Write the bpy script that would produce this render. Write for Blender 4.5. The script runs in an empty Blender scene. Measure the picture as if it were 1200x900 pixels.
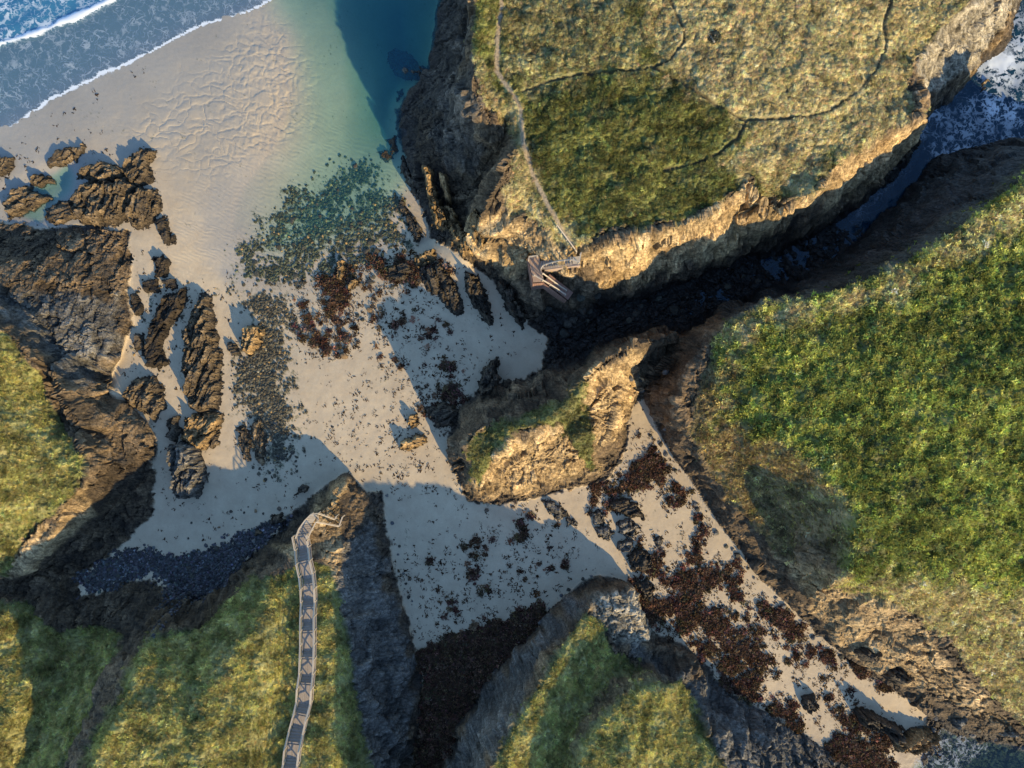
import bpy, math, random
import numpy as np
from math import radians
random.seed(5)
C = bpy.context.scene.collection
SC = bpy.context.scene
# ------------------------------------------------------------------ camera, sky, sun
CAMH = 88.0                      # drone height above the beach
S = 130.0 / 1200.0               # metres per photo pixel on the beach
cam = bpy.data.cameras.new("drone_camera"); camo = bpy.data.objects.new("drone_camera", cam); C.objects.link(camo)
camo.location = (0, 0, CAMH); camo.rotation_euler = (0, 0, 0)
cam.sensor_width = 36.0; cam.lens = 36.0 * CAMH / 130.0; cam.clip_start = 1.0; cam.clip_end = 6000.0
SC.camera = camo
SUN_EL = radians(23.5); SD = (0.60, -0.80)          # horizontal direction towards the sun
w = bpy.data.worlds.new("World"); SC.world = w; w.use_nodes = True
nt = w.node_tree
bg = nt.nodes["Background"]
sky = nt.nodes.new("ShaderNodeTexSky"); sky.sky_type = 'NISHITA'; sky.sun_disc = False
sky.sun_elevation = SUN_EL; sky.sun_rotation = math.atan2(SD[0], SD[1]); sky.air_density = 1.1; sky.dust_density = 0.1; sky.ozone_density = 4.0
nt.links.new(sky.outputs[0], bg.inputs[0]); bg.inputs[1].default_value = 0.15
sl = bpy.data.lights.new("sun", 'SUN'); so = bpy.data.objects.new("sun", sl); C.objects.link(so)
sl.energy = 3.8; sl.angle = radians(0.5); sl.color = (1.0, 0.75, 0.38)
from mathutils import Vector
dv = Vector((SD[0] * math.cos(SUN_EL), SD[1] * math.cos(SUN_EL), math.sin(SUN_EL)))
so.rotation_euler = dv.to_track_quat('Z', 'Y').to_euler(); so.location = dv * 200
SC.view_settings.view_transform = 'Standard'; SC.view_settings.look = 'None'; SC.view_settings.exposure = 1.05; SC.view_settings.gamma = 1.0

# ------------------------------------------------------------------ noise in numpy
def _hash(ix, iy, seed):
    h = (ix.astype(np.int64) * 374761393 + iy.astype(np.int64) * 668265263 + seed * 974634777) & 0x7fffffff
    h = ((h ^ (h >> 13)) * 1274126177) & 0x7fffffff
    return (h ^ (h >> 16)) & 0x7fffffff
_ga = np.linspace(0, 2 * np.pi, 256, endpoint=False); _gx = np.cos(_ga).astype(np.float32); _gy = np.sin(_ga).astype(np.float32)
def perlin(x, y, seed=0):
    x = np.asarray(x, np.float32); y = np.asarray(y, np.float32)
    xi = np.floor(x); yi = np.floor(y); fx = x - xi; fy = y - yi
    xi = xi.astype(np.int64); yi = yi.astype(np.int64)
    u = fx * fx * fx * (fx * (fx * 6 - 15) + 10); v = fy * fy * fy * (fy * (fy * 6 - 15) + 10)
    def g(dx, dy):
        h = _hash(xi + dx, yi + dy, seed) & 255
        return _gx[h] * (fx - dx) + _gy[h] * (fy - dy)
    a = g(0, 0); b = g(1, 0); c = g(0, 1); d = g(1, 1)
    return 1.5 * ((a + u * (b - a)) * (1 - v) + (c + u * (d - c)) * v)
def fbm(x, y, o=4, seed=0, gain=.5):
    r = 0; a = 1.0; t = 0
    for k in range(o):
        r = r + a * perlin(x * 2 ** k, y * 2 ** k, seed + k * 17); t += a; a *= gain
    return r / t
def ridged(x, y, o=4, seed=0, gain=.5):
    r = 0; a = 1.0; t = 0
    for k in range(o):
        r = r + a * (1 - 2 * np.abs(perlin(x * 2 ** k, y * 2 ** k, seed + k * 31))); t += a; a *= gain
    return r / t
def worley(x, y, seed=0):
    xi = np.floor(x).astype(np.int64); yi = np.floor(y).astype(np.int64)
    f1 = np.full(x.shape, 9., np.float32); f2 = f1.copy(); idd = np.zeros(x.shape, np.float32)
    for dx in (-1, 0, 1):
        for dy in (-1, 0, 1):
            h = _hash(xi + dx, yi + dy, seed); h2 = _hash(xi + dx, yi + dy, seed + 99)
            px = xi + dx + (h & 1023) / 1023.; py = yi + dy + (h2 & 1023) / 1023.
            d = np.sqrt((px - x) ** 2 + (py - y) ** 2).astype(np.float32)
            m = d < f1
            f2 = np.where(m, f1, np.minimum(f2, d)); f1 = np.where(m, d, f1)
            idd = np.where(m, ((h >> 10) & 1023) / 1023., idd)
    return f1, f2, idd
def facets(x, y, seed=0, tilt=.6):
    """blocky height: every cell is a tilted plane, so the surface breaks into angular faces"""
    xi = np.floor(x).astype(np.int64); yi = np.floor(y).astype(np.int64)
    f1 = np.full(x.shape, 9., np.float32); f2 = f1.copy(); hh = np.zeros(x.shape, np.float32)
    for dx in (-1, 0, 1):
        for dy in (-1, 0, 1):
            h = _hash(xi + dx, yi + dy, seed); h2 = _hash(xi + dx, yi + dy, seed + 99)
            ox = xi + dx + (h & 1023) / 1023. - x; oy = yi + dy + (h2 & 1023) / 1023. - y
            d = np.sqrt(ox * ox + oy * oy).astype(np.float32); m = d < f1
            f2 = np.where(m, f1, np.minimum(f2, d)); f1 = np.where(m, d, f1)
            v = ((h >> 10) & 1023) / 1023. - .5 + tilt * (ox * (((h2 >> 10) & 255) / 127.5 - 1) + oy * (((h2 >> 18) & 255) / 127.5 - 1))
            hh = np.where(m, v.astype(np.float32), hh)
    return hh, f2 - f1
def sstep(a, b, x):
    t = np.clip((x - a) / (b - a), 0, 1); return t * t * (3 - 2 * t)
def lerp(a, b, t):
    return a + (b - a) * t
# ------------------------------------------------------------------ photo survey: pixel at a known height -> place
def gp(u, v, h=0.0):
    """image point at height h -> the pixel its foot would have on the datum plane"""
    k = (CAMH - h) / CAMH
    return 600 + (u - 600) * k, 450 + (v - 450) * k
def wp(u, v, h=0.0):
    a, b = gp(u, v, h); return (a - 600) * S, -(b - 450) * S
def sdpoly(pts, U, V, margin=60.0):
    """signed distance in pixels (positive inside), limited to +-margin outside the bounding box"""
    P = np.array(pts, np.float32)
    out = np.full(U.shape, -margin, np.float32)
    sel = (U > P[:, 0].min() - margin) & (U < P[:, 0].max() + margin) & (V > P[:, 1].min() - margin) & (V < P[:, 1].max() + margin)
    u = U[sel]; v = V[sel]
    if u.size == 0: return out
    d2 = np.full(u.shape, 1e12, np.float32); ins = np.zeros(u.shape, bool)
    n = len(P)
    for i in range(n):
        ax, ay = P[i]; bx, by = P[(i + 1) % n]
        ex = bx - ax; ey = by - ay
        t = np.clip(((u - ax) * ex + (v - ay) * ey) / max(ex * ex + ey * ey, 1e-6), 0, 1)
        d2 = np.minimum(d2, (u - ax - t * ex) ** 2 + (v - ay - t * ey) ** 2)
        if ay != by:
            c = ((ay > v) != (by > v)) & (u < ex * (v - ay) / ey + ax)
            ins ^= c
    d = np.sqrt(d2); out[sel] = np.where(ins, d, -d)
    return out
def dline(pts, U, V, margin=30.0):
    P = np.array(pts, np.float32); out = np.full(U.shape, margin, np.float32)
    sel = (U > P[:, 0].min() - margin) & (U < P[:, 0].max() + margin) & (V > P[:, 1].min() - margin) & (V < P[:, 1].max() + margin)
    u = U[sel]; v = V[sel]; d2 = np.full(u.shape, margin ** 2, np.float32)
    for i in range(len(P) - 1):
        ax, ay = P[i]; bx, by = P[i + 1]; ex = bx - ax; ey = by - ay
        t = np.clip(((u - ax) * ex + (v - ay) * ey) / max(ex * ex + ey * ey, 1e-6), 0, 1)
        d2 = np.minimum(d2, (u - ax - t * ex) ** 2 + (v - ay - t * ey) ** 2)
    out[sel] = np.sqrt(d2); return out

# ------------------------------------------------------------------ break lines of the land: (photo u, v, height in m)
BL = []
def B(*p): BL.append(list(p))
# northern headland
B((1150,-60,13),(1140,5,12.5),(1110,25,13),(1085,40,13),(1072,75,13.5),(1068,100,14),(1078,125,14.5),(1080,132,15),(1050,145,15),(1020,163,15.5),(990,185,16),(968,205,16),(950,228,16),(925,236,16),(895,232,16),(880,208,16),(862,228,16),(835,245,16),(800,262,16),(770,265,16),(740,268,15.5),(710,275,15),(690,285,14))
B((1085,140,10),(1072,152,9.5),(1045,166,10),(1010,190,10.5),(985,212,11),(960,238,11),(925,248,11.5),(895,245,11.5),(870,245,11),(840,265,11),(810,278,11),(780,290,10.5),(740,302,10),(715,315,9),(700,330,7))
B((1100,120,0),(1085,150,-.5),(1062,185,-.5),(1040,215,-.5),(1000,245,-.5),(960,275,0),(920,295,.3),(880,300,.5),(850,318,.5),(820,330,.5),(790,342,.6),(750,350,.6),(720,355,.8),(700,362,.8))
B((1100,60,8.5),(1130,40,8),(1155,5,8),(1165,-60,8)); B((1106,103,4),(1135,83,4),(1158,55,4),(1182,28,3.5),(1188,0,3.5),(1195,-60,3.5))
B((1110,120,-1),(1145,97,-1.2),(1172,66,-1.2),(1197,35,-1.2),(1215,-60,-1.5))
B((590,-60,16),(588,0,16),(582,50,16),(582,80,15.5),(600,110,15.5),(612,140,15.2),(615,180,14.6),(630,220,14),(650,260,13.5),(668,285,12.8),(680,300,12))
B((562,-60,17.5),(560,0,17),(556,60,16.2),(552,100,15),(560,125,14.3),(577,145,14))
B((548,-60,9),(548,0,9),(543,67,8),(533,100,7),(524,123,6),(526,150,5.5),(524,175,5),(522,210,3),(532,245,1.8))
B((532,-60,3),(530,0,3),(525,60,3.5),(512,100,3),(500,130,3),(490,150,3),(500,200,2.5),(512,255,1.5))
B((513,-60,-.8),(513,0,-.8),(508,40,-.7),(500,85,-.7),(483,100,-.6),(463,127,-.5),(468,160,-.3),(483,205,-.1),(493,240,.1),(505,278,.4))
B((596,148,12),(580,180,8),(566,205,5),(554,235,3),(543,262,1.6))
B((608,172,15.8),(592,195,15.4),(580,220,14.6),(571,245,13),(563,265,8.5),(552,285,4.5))
B((572,292,7),(598,305,7.5),(618,306,9)); B((558,308,2.2),(585,322,1.8),(600,340,1.4),(608,365,1.2),(625,385,1),(642,400,.8))
B((640,292,11),(662,303,11),(690,308,10.5)); B((622,330,5),(650,347,4),(690,345,5))
B((640,362,.7),(665,385,.35),(690,408,.35)); B((700,395,.4),(760,368,.4),(840,348,.3),(900,325,.3),(960,298,.2),(1005,268,-.1),(1025,250,-.8),(1050,228,-1.4),(1090,170,-2),(1150,120,-2.5),(1260,60,-4))
B((700,150,17),(850,100,17.5),(980,80,16.5)); B((680,20,17),(850,-60,18),(1000,-60,17)); B((720,220,16.3),(820,200,16.6),(900,190,16.3))
# eastern plateau
B((1290,160,14),(1200,215,15),(1150,250,15),(1100,285,15.2),(1050,315,15.5),(1000,335,15.5),(950,350,15.5),(900,355,15),(865,368,14),(840,388,12.5),(822,412,11.3),(805,440,10.5),(797,470,10),(808,500,9.5),(825,530,9),(850,555,8),(872,588,7.3),(896,620,6.8),(922,655,6.6),(960,690,9),(1000,705,9))
B((1300,95,-1.5),(1200,160,-1.2),(1133,172,-1),(1065,195,-.8),(1045,240,-.6),(1010,280,0),(960,318,.3),(900,336,.3),(850,358,.5),(815,378,.6),(785,400,1),(768,425,1.4),(757,462,1.4),(770,500,1.5),(790,535,1.5),(808,560,1.6),(825,590,1.6),(850,625,1.6),(880,662,1.5),(915,700,1.5),(950,735,1.2),(975,758,1.1),(1000,775,1.1),(1050,810,.9),(1085,835,.5),(1110,860,-.2),(1160,872,-.35),(1200,884,-.5),(1300,900,-1))
B((925,528,15),(965,555,15.6),(1000,595,16.4),(1010,650,16.4),(985,682,15),(965,695,11.5),(952,705,10))
B((878,545,9.2),(897,572,8),(920,610,7.2),(930,648,7),(926,672,6.6))
B((870,400,14.5),(880,440,14),(895,485,14),(925,528,15)); B((835,450,12),(845,490,11),(862,520,10)); B((1000,450,16),(1100,500,16.5),(1200,450,17),(1300,400,17)); B((1080,600,16),(1200,590,16),(1350,560,16)); B((1010,650,16.4),(1040,680,14.5),(1100,695,13.5),(1200,685,13.5),(1300,680,13.5))
B((1000,722,7.5),(1050,738,8.5),(1100,750,9),(1200,770,9.5),(1300,790,9.5)); B((975,738,3.5),(1010,765,3.5),(1060,795,3.5),(1110,825,3.5),(1160,848,3.5),(1200,855,4),(1300,875,4))
B((1090,885,-.1),(1130,890,-.3)); B((1120,905,-.5),(1200,930,-1.2),(1300,960,-2)); B((1100,980,-2),(1300,1100,-3))
# beach and sea floor
B((800,640,1.5),(900,740,1.3),(1000,820,.9),(1050,862,.5),(1045,900,.1),(1070,980,-.6))
B((350,450,1),(450,500,1.2),(560,400,1.1)); B((250,560,1.2),(270,620,1.6)); B((480,380,1.1),(500,340,1.1)); B((620,640,1.3),(500,700,1.2),(520,850,1)); B((660,640,1.35),(780,640,1.5))
B((-150,220,0),(0,152,0),(60,120,0),(120,90,0),(175,62,0),(235,32,0),(300,5,0),(330,-30,-.1))
B((-100,200,.1),(0,182,.1),(60,150,.1),(120,120,.1),(175,92,.1),(235,60,.08),(280,30,.05)); B((-60,240,.3),(20,205,.2),(110,165,.25),(160,150,.2)); B((-100,120,-.3),(0,95,-.35),(120,30,-.35),(230,-20,-.35)); B((-250,100,-1.2),(0,20,-1),(130,-60,-1.2)); B((-300,-300,-4),(200,-220,-3),(500,-250,-4))
B((160,230,.35),(225,140,.16),(300,60,.12),(320,120,.1),(270,200,.12)); B((160,280,.5),(180,330,.7),(250,330,.4))
B((335,40,-.02),(345,110,-.03),(330,170,-.03),(290,220,-.03),(272,270,-.02))
B((375,0,-.22),(400,60,-.22),(405,120,-.18),(390,175,-.14),(355,215,-.1),(315,255,-.06)); B((425,10,-.9),(440,70,-.85),(440,120,-.6),(430,170,-.4)); B((470,20,-1.8),(475,80,-1.6),(455,120,-1.1),(450,165,-.6)); B((440,200,-.25),(455,240,-.12)); B((310,290,-.08),(360,265,-.18),(420,225,-.22),(450,270,-.08))
B((260,315,.05),(330,325,.02),(400,300,.0),(450,285,.05)); B((270,400,.6),(340,380,.5),(410,340,.6))
B((45,225,-.25),(75,215,-.25),(80,195,-.15)); B((20,245,-.2),(50,258,-.2))
# bottom-centre headland
B((470,980,1),(525,900,1),(537,855,1),(560,815,1),(600,770,1),(630,735,1),(660,705,1.2),(680,685,1.3),(700,676,1.4),(735,683,1.5),(745,710,1.5),(765,740,1.4),(800,752,1.4),(822,775,1.3),(850,808,1.3),(890,830,1.2),(930,848,1.1),(970,875,1),(1000,900,.8),(1040,960,.2))
B((692,700,5.5),(705,695,5.5),(730,698,5.5),(745,722,5.5),(757,745,4.5)); B((690,712,7),(675,733,8.5),(657,765,10.5),(637,800,12.5),(612,840,14),(588,880,15.5),(560,930,17.5),(540,1000,19.5),(520,1150,21))
B((720,740,7.5),(735,760,6.5)); B((812,782,4.5),(800,800,7.5),(770,810,10),(735,818,11.5),(705,845,13.5),(682,885,15),(670,950,17),(670,1100,19))
B((790,772,3),(755,772,5.5),(722,785,7),(693,812,9),(668,850,11),(650,900,13),(640,960,15)); B((850,862,8),(830,900,10.5),(820,960,12)); B((885,850,4.5),(900,880,6),(920,960,8)); B((740,880,14),(720,960,16))
# boardwalk ridge
B((412,560,1.4),(430,575,1.3),(450,575,1.3),(455,620,1.2),(465,670,1.1),(475,710,1.1),(488,760,1),(495,800,1),(492,850,1),(480,900,1),(470,980,1))
B((412,558,1.4),(405,555,1.4),(375,575,1.4),(345,600,1.5),(325,625,1.6),(300,650,1.8),(280,672,2),(260,692,2.3),(235,703,2.6),(212,700,2.6),(205,680,2.3),(190,668,2.2),(165,672,2.2),(140,682,2.4),(118,686,2.8))
B((402,564,4),(385,588,5.5),(368,605,6.3),(350,636,6.6),(345,662,7.5),(300,680,7.8),(270,705,9),(240,737,10),(205,742,10.5),(180,745,11.5),(168,770,13.5),(157,800,15),(137,840,16.5),(115,890,18),(85,970,19))
B((400,590,5),(394,625,6),(386,660,7.2),(387,700,8),(391,740,8.8),(393,780,9.5),(395,830,10.3),(402,900,11.4),(415,970,13)); B((370,612,6.4),(356,655,7.3),(364,700,8.4),(364,760,9.6),(362,800,10.4),(350,850,11.6),(340,890,12.4),(325,970,14))
B((300,745,11.5),(255,780,13.5),(245,850,15.5),(230,960,17.5)); B((150,703,4.2),(118,735,4.6),(85,790,6),(55,840,7.5),(28,900,9),(-10,980,11))
B((60,742,6.5),(30,735,7.5),(0,722,8.5),(-60,720,9)); B((50,780,8.5),(20,830,10),(-20,880,11.5)); B((-60,800,11),(-80,960,13))
# western headland
B((-60,350,9),(0,380,9),(30,410,9),(52,440,9),(70,480,9),(88,515,9),(100,545,9),(95,570,8.5),(72,600,8),(60,625,7.5),(35,655,7),(0,668,6.5),(-60,680,6.5))
B((-20,500,11.5),(0,600,10)); B((-150,480,14),(-150,620,13))
B((0,348,5),(40,372,5),(68,420,5),(85,470,5),(115,512,5),(132,545,4.8),(125,580,4.5),(95,615,4.5),(65,650,4.3),(30,680,4.8),(-20,695,5.2))
B((-60,290,2),(0,300,2.5),(60,305,2.8),(110,325,2.8),(122,400,3),(105,440,3.3),(150,490,2.5),(168,520,2.8),(155,565,2.5),(120,610,2.8),(75,690,3.8))
B((-150,250,.1),(-60,258,.2),(0,258,.15),(45,266,.15),(100,266,.2),(150,272,.4),(156,300,.5),(153,340,.6),(160,380,.75),(145,410,.8),(130,440,.9),(132,462,1),(165,487,1),(185,505,1.1),(187,560,1.2),(188,600,1.4),(165,620,1.7),(148,640,2),(127,655,2.3),(112,672,2.7))
# central rock knoll
B((530,500,1.1),(545,472,1),(570,452,1),(610,446,1),(650,432,.9),(690,412,.6),(720,400,.5),(760,384,.5),(800,376,.6))
B((530,500,1.1),(527,530,1.2),(535,560,1.3),(548,585,1.3),(575,590,1.3),(620,582,1.4),(665,572,1.4),(705,562,1.5),(725,540,1.5),(735,512,1.6),(733,485,1.6),(742,470,1.6),(757,466,1.5))
B((556,560,7),(570,545,9),(587,515,10.5),(600,502,10.8),(630,498,10),(647,490,10.5),(673,467,11),(683,447,12),(703,423,13.5),(743,403,15))
B((546,540,7.5),(546,520,9.3),(560,500,9.3),(600,478,6.8),(650,460,5.4),(690,426,5.2),(730,397,6)); B((743,403,15),(765,398,8.5),(790,395,6.5),(808,392,5.5))
B((600,552,5),(650,548,5.3),(690,532,5),(715,505,5.5),(720,470,6),(736,430,7.2)); B((660,505,6.8),(688,480,6.6),(705,450,7.6)); B((615,530,6.4),(590,552,4.6)); B((748,425,6),(742,452,3.5)); B((775,425,3.2),(795,402,3.6)); B((700,500,7.5),(680,515,7.5))

# ------------------------------------------------------------------ solve a smooth surface through the break lines
ST = 3.0; U0, V0 = -330.0, -330.0; NU, NV = 640, 560
def solve():
    ru = []; rv = []; rh = []
    for ln in BL:
        for (a, b) in zip(ln[:-1], ln[1:]):
            ua, va = gp(*a); ub, vb = gp(*b)
            n = int(max(abs(ub - ua), abs(vb - va)) / 1.2) + 2
            t = np.linspace(0, 1, n)
            ru.append(ua + (ub - ua) * t); rv.append(va + (vb - va) * t); rh.append(a[2] + (b[2] - a[2]) * t)
    ru = np.concatenate(ru); rv = np.concatenate(rv); rh = np.concatenate(rh)
    z = None
    for lev in (32, 16, 8, 4, 2, 1):
        st = ST * lev; nu = int(math.ceil(NU / lev)) + 1; nv = int(math.ceil(NV / lev)) + 1
        iu = np.clip(np.round((ru - U0) / st).astype(int), 0, nu - 1); iv = np.clip(np.round((rv - V0) / st).astype(int), 0, nv - 1)
        cnt = np.zeros((nv, nu)); sm = np.zeros((nv, nu)); np.add.at(cnt, (iv, iu), 1); np.add.at(sm, (iv, iu), rh)
        m = cnt > 0; val = np.where(m, sm / np.maximum(cnt, 1), 0)
        if z is None: z = np.full((nv, nu), 5.0)
        else:
            y = np.clip(np.arange(nv) / 2., 0, z.shape[0] - 1.001); x = np.clip(np.arange(nu) / 2., 0, z.shape[1] - 1.001)
            y0 = y.astype(int); x0 = x.astype(int); fy = (y - y0)[:, None]; fx = (x - x0)[None]
            z = (z[y0][:, x0] * (1 - fx) + z[y0][:, x0 + 1] * fx) * (1 - fy) + (z[y0 + 1][:, x0] * (1 - fx) + z[y0 + 1][:, x0 + 1] * fx) * fy
        for it in range({32: 500, 16: 300, 8: 200, 4: 120, 2: 80, 1: 60}[lev]):
            p = np.pad(z, 1, mode='edge')
            q = .25 * (p[:-2, 1:-1] + p[2:, 1:-1] + p[1:-1, :-2] + p[1:-1, 2:])
            z = np.where(m, val, q)
    for it in range(2):
        p = np.pad(z, 1, mode='edge'); z = .5 * z + .125 * (p[:-2, 1:-1] + p[2:, 1:-1] + p[1:-1, :-2] + p[1:-1, 2:])
    return z.astype(np.float32)
Z0 = solve()
def sample(A, gu, gv):
    x = np.clip((np.asarray(gu) - U0) / ST, 0, A.shape[1] - 1.001); y = np.clip((np.asarray(gv) - V0) / ST, 0, A.shape[0] - 1.001)
    x0 = x.astype(int); y0 = y.astype(int); fx = x - x0; fy = y - y0
    return (A[y0, x0] * (1 - fx) + A[y0, x0 + 1] * fx) * (1 - fy) + (A[y0 + 1, x0] * (1 - fx) + A[y0 + 1, x0 + 1] * fx) * fy
# ------------------------------------------------------------------ what covers the land (areas surveyed from the photo)
SAND = [(-900,-900),(520,-900),(513,-60),(513,0),(508,40),(500,85),(483,100),(463,127),(468,160),(483,205),(493,240),(505,278),(535,300),(570,325),(592,345),(605,365),(625,385),(642,400),(637,415),(632,432),(610,446),(570,452),(545,472),(530,500),(527,530),(535,560),(548,585),(575,590),(620,582),(665,572),(705,562),(725,540),(735,512),(733,485),(742,470),(757,466),(770,500),(790,535),(808,560),(825,590),(850,625),(880,662),(915,700),(950,735),(975,758),(1000,775),(1050,810),(1085,835),(1085,870),(1070,960),(1040,960),(1000,900),(970,875),(930,848),(890,830),(850,808),(822,775),(800,752),(765,740),(745,710),(735,683),(700,676),(680,685),(660,705),(630,735),(600,770),(560,815),(537,855),(525,900),(470,980),(480,900),(492,850),(495,800),(488,760),(475,710),(465,670),(455,620),(450,575),(430,575),(412,558),(405,555),(375,575),(345,600),(325,625),(300,650),(280,672),(260,692),(235,703),(212,700),(205,680),(190,668),(165,672),(140,682),(118,686),(112,672),(127,655),(148,640),(165,620),(188,600),(187,560),(185,505),(165,487),(132,462),(130,440),(145,410),(160,380),(153,340),(156,300),(150,272),(100,266),(45,266),(0,258),(-900,258)]
GR = {
 'north': [(562,-400),(560,0),(556,60),(566,110),(585,140),(606,165),(600,200),(590,225),(600,250),(635,262),(650,285),(690,283),(705,270),(740,264),(800,257),(860,225),(880,205),(890,228),(925,232),(950,225),(985,185),(1020,160),(1072,132),(1064,100),(1068,72),(1100,38),(1135,0),(1150,-400)],
 'east': [(1900,-20),(1200,196),(1150,228),(1100,262),(1050,292),(1000,316),(950,336),(900,350),(860,366),(836,396),(828,430),(815,470),(806,505),(822,540),(850,578),(880,612),(915,645),(950,685),(985,690),(1050,705),(1110,745),(1150,800),(1200,850),(1900,1000)],
 'west': [(-900,300),(0,385),(25,413),(48,445),(62,480),(82,515),(97,545),(92,568),(70,592),(62,610),(40,612),(20,640),(5,672),(-900,680)],
 'ridge': [(345,665),(320,672),(285,678),(262,705),(237,736),(200,742),(178,745),(160,770),(148,800),(128,840),(100,890),(60,1400),(480,1400),(430,970),(432,900),(425,850),(412,790),(405,740),(398,700),(388,672),(372,660)],
 'south_west': [(66,742),(30,705),(0,705),(-900,700),(-900,1400),(40,1400),(75,900),(100,840),(125,790),(140,745),(120,735)],
 'south': [(680,718),(690,722),(708,735),(718,765),(740,778),(765,788),(800,798),(812,815),(820,845),(835,870),(850,910),(900,1400),(480,1400),(575,905),(595,865),(625,805),(650,765)],
 'knoll': [(548,535),(560,505),(600,492),(640,475),(680,440),(688,450),(680,470),(698,500),(693,525),(698,550),(690,552),(676,530),(658,498),(622,498),(590,512),(572,545),(560,568),(550,556)],
}
DRY = {'n1': [(740,-50),(1150,-50),(1130,10),(1070,75),(1075,135),(1000,180),(930,230),(880,205),(850,190),(873,142),(840,120),(765,82),(745,30)],
       'e1': [(780,410),(830,400),(850,440),(850,490),(885,520),(930,535),(965,565),(992,600),(1000,650),(990,682),(1100,680),(1200,700),(1300,760),(1300,1000),(1100,900),(900,760),(780,560)],
       'e2': [(840,380),(870,370),(960,350),(1080,310),(1120,270),(1200,215),(1210,260),(1120,310),(1040,350),(940,372),(880,395),(850,420)],
       'n2': [(520,60),(600,110),(620,200),(650,260),(700,285),(700,330),(540,330),(500,200)], 'n3':[(580,-60),(745,-60),(750,30),(745,75),(700,80),(620,100),(590,70)]}
WEED_D = [ # dense wrack on the sand: polygon, strength
 ([(700,690),(735,680),(770,672),(785,655),(800,640),(815,605),(825,615),(828,645),(858,660),(862,685),(830,690),(820,705),(845,700),(880,720),(890,745),(905,775),(905,800),(890,825),(850,808),(822,775),(800,752),(765,740),(745,712)], .5),
 ([(885,710),(905,705),(945,740),(940,755),(905,735)], .7), ([(985,740),(1010,760),(1060,790),(1055,800),(1030,800),(1010,790),(985,765)], 1.0),
 ([(935,748),(972,765),(968,772),(945,765)], .9), ([(965,870),(985,855),(1010,860),(1035,865),(1042,905),(1045,990),(1000,930)], .72), ([(905,815),(925,825),(930,850),(890,830),(895,815)], .8), ([(985,800),(1020,830),(1060,870),(1040,880),(1000,870),(975,850)], .45),
 ([(735,620),(765,640),(775,640),(770,670),(745,672)], .5),
 ([(495,765),(540,740),(570,730),(600,725),(630,705),(640,730),(600,775),(560,820),(538,860),(525,905),(470,1000),(480,900),(492,850),(497,800)], 1.35),
 ([(345,345),(380,330),(410,330),(430,360),(425,400),(395,420),(365,410),(345,385)], .36), ([(360,330),(440,300),(500,300),(540,320),(520,340),(440,330),(400,345)], .46),
 ([(420,330),(500,330),(530,380),(560,430),(500,500),(450,430),(415,370)], .17), ([(500,440),(540,450),(545,480),(520,500),(490,480)], .4),
 ([(720,555),(760,520),(790,560),(810,590),(780,585),(760,565),(735,580),(700,585)], .62), ([(740,500),(760,505),(775,540),(750,545)], .2),
 ([(690,560),(730,560),(740,585),(720,600),(690,590)], .45), ([(460,660),(500,640),(640,590),(690,640),(640,700),(540,740),(490,760)], .16), ([(400,560),(360,480),(440,440),(560,600)], .1), ([(800,620),(900,700),(1000,780),(960,860),(900,760),(840,700)], .22),
]
ALGAE = [([(275,290),(330,235),(400,195),(440,185),(470,230),(480,290),(440,320),(400,330),(330,340),(290,330),(270,310)], .75), ([(275,340),(340,340),(350,380),(340,430),(350,480),(345,540),(320,555),(300,520),(280,470),(278,430),(300,380)], .9), ([(180,330),(215,335),(215,380),(190,440),(165,440),(155,360)],.35)]
PATHS = {
 'sandy': ([(590,-80),(588,0),(583,45),(582,82),(598,105),(610,125),(613,165),(625,205),(645,245),(665,278),(678,296)], 2.4, 'path of trodden pale earth'),
 'g1': ([(612,106),(640,95),(680,86),(720,84),(765,78)], 1.4, ''), 'g2': ([(785,-60),(786,0),(800,30),(803,45),(785,70),(765,78)], 1.2, ''),
 'g3': ([(765,78),(800,95),(840,122),(875,141)], 1.5, ''), 'g4': ([(875,141),(866,160),(842,180),(812,192),(780,198)], 1.5, ''),
 'g5': ([(1047,-60),(1045,0),(1037,25),(1040,50),(1030,78),(1010,103),(975,128),(945,136),(875,140)], 1.2, ''),
 'g7': ([(398,20),(398,21)],.1,'')}
NARROW = ['g1','g2','g3','g4','g5']

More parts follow.
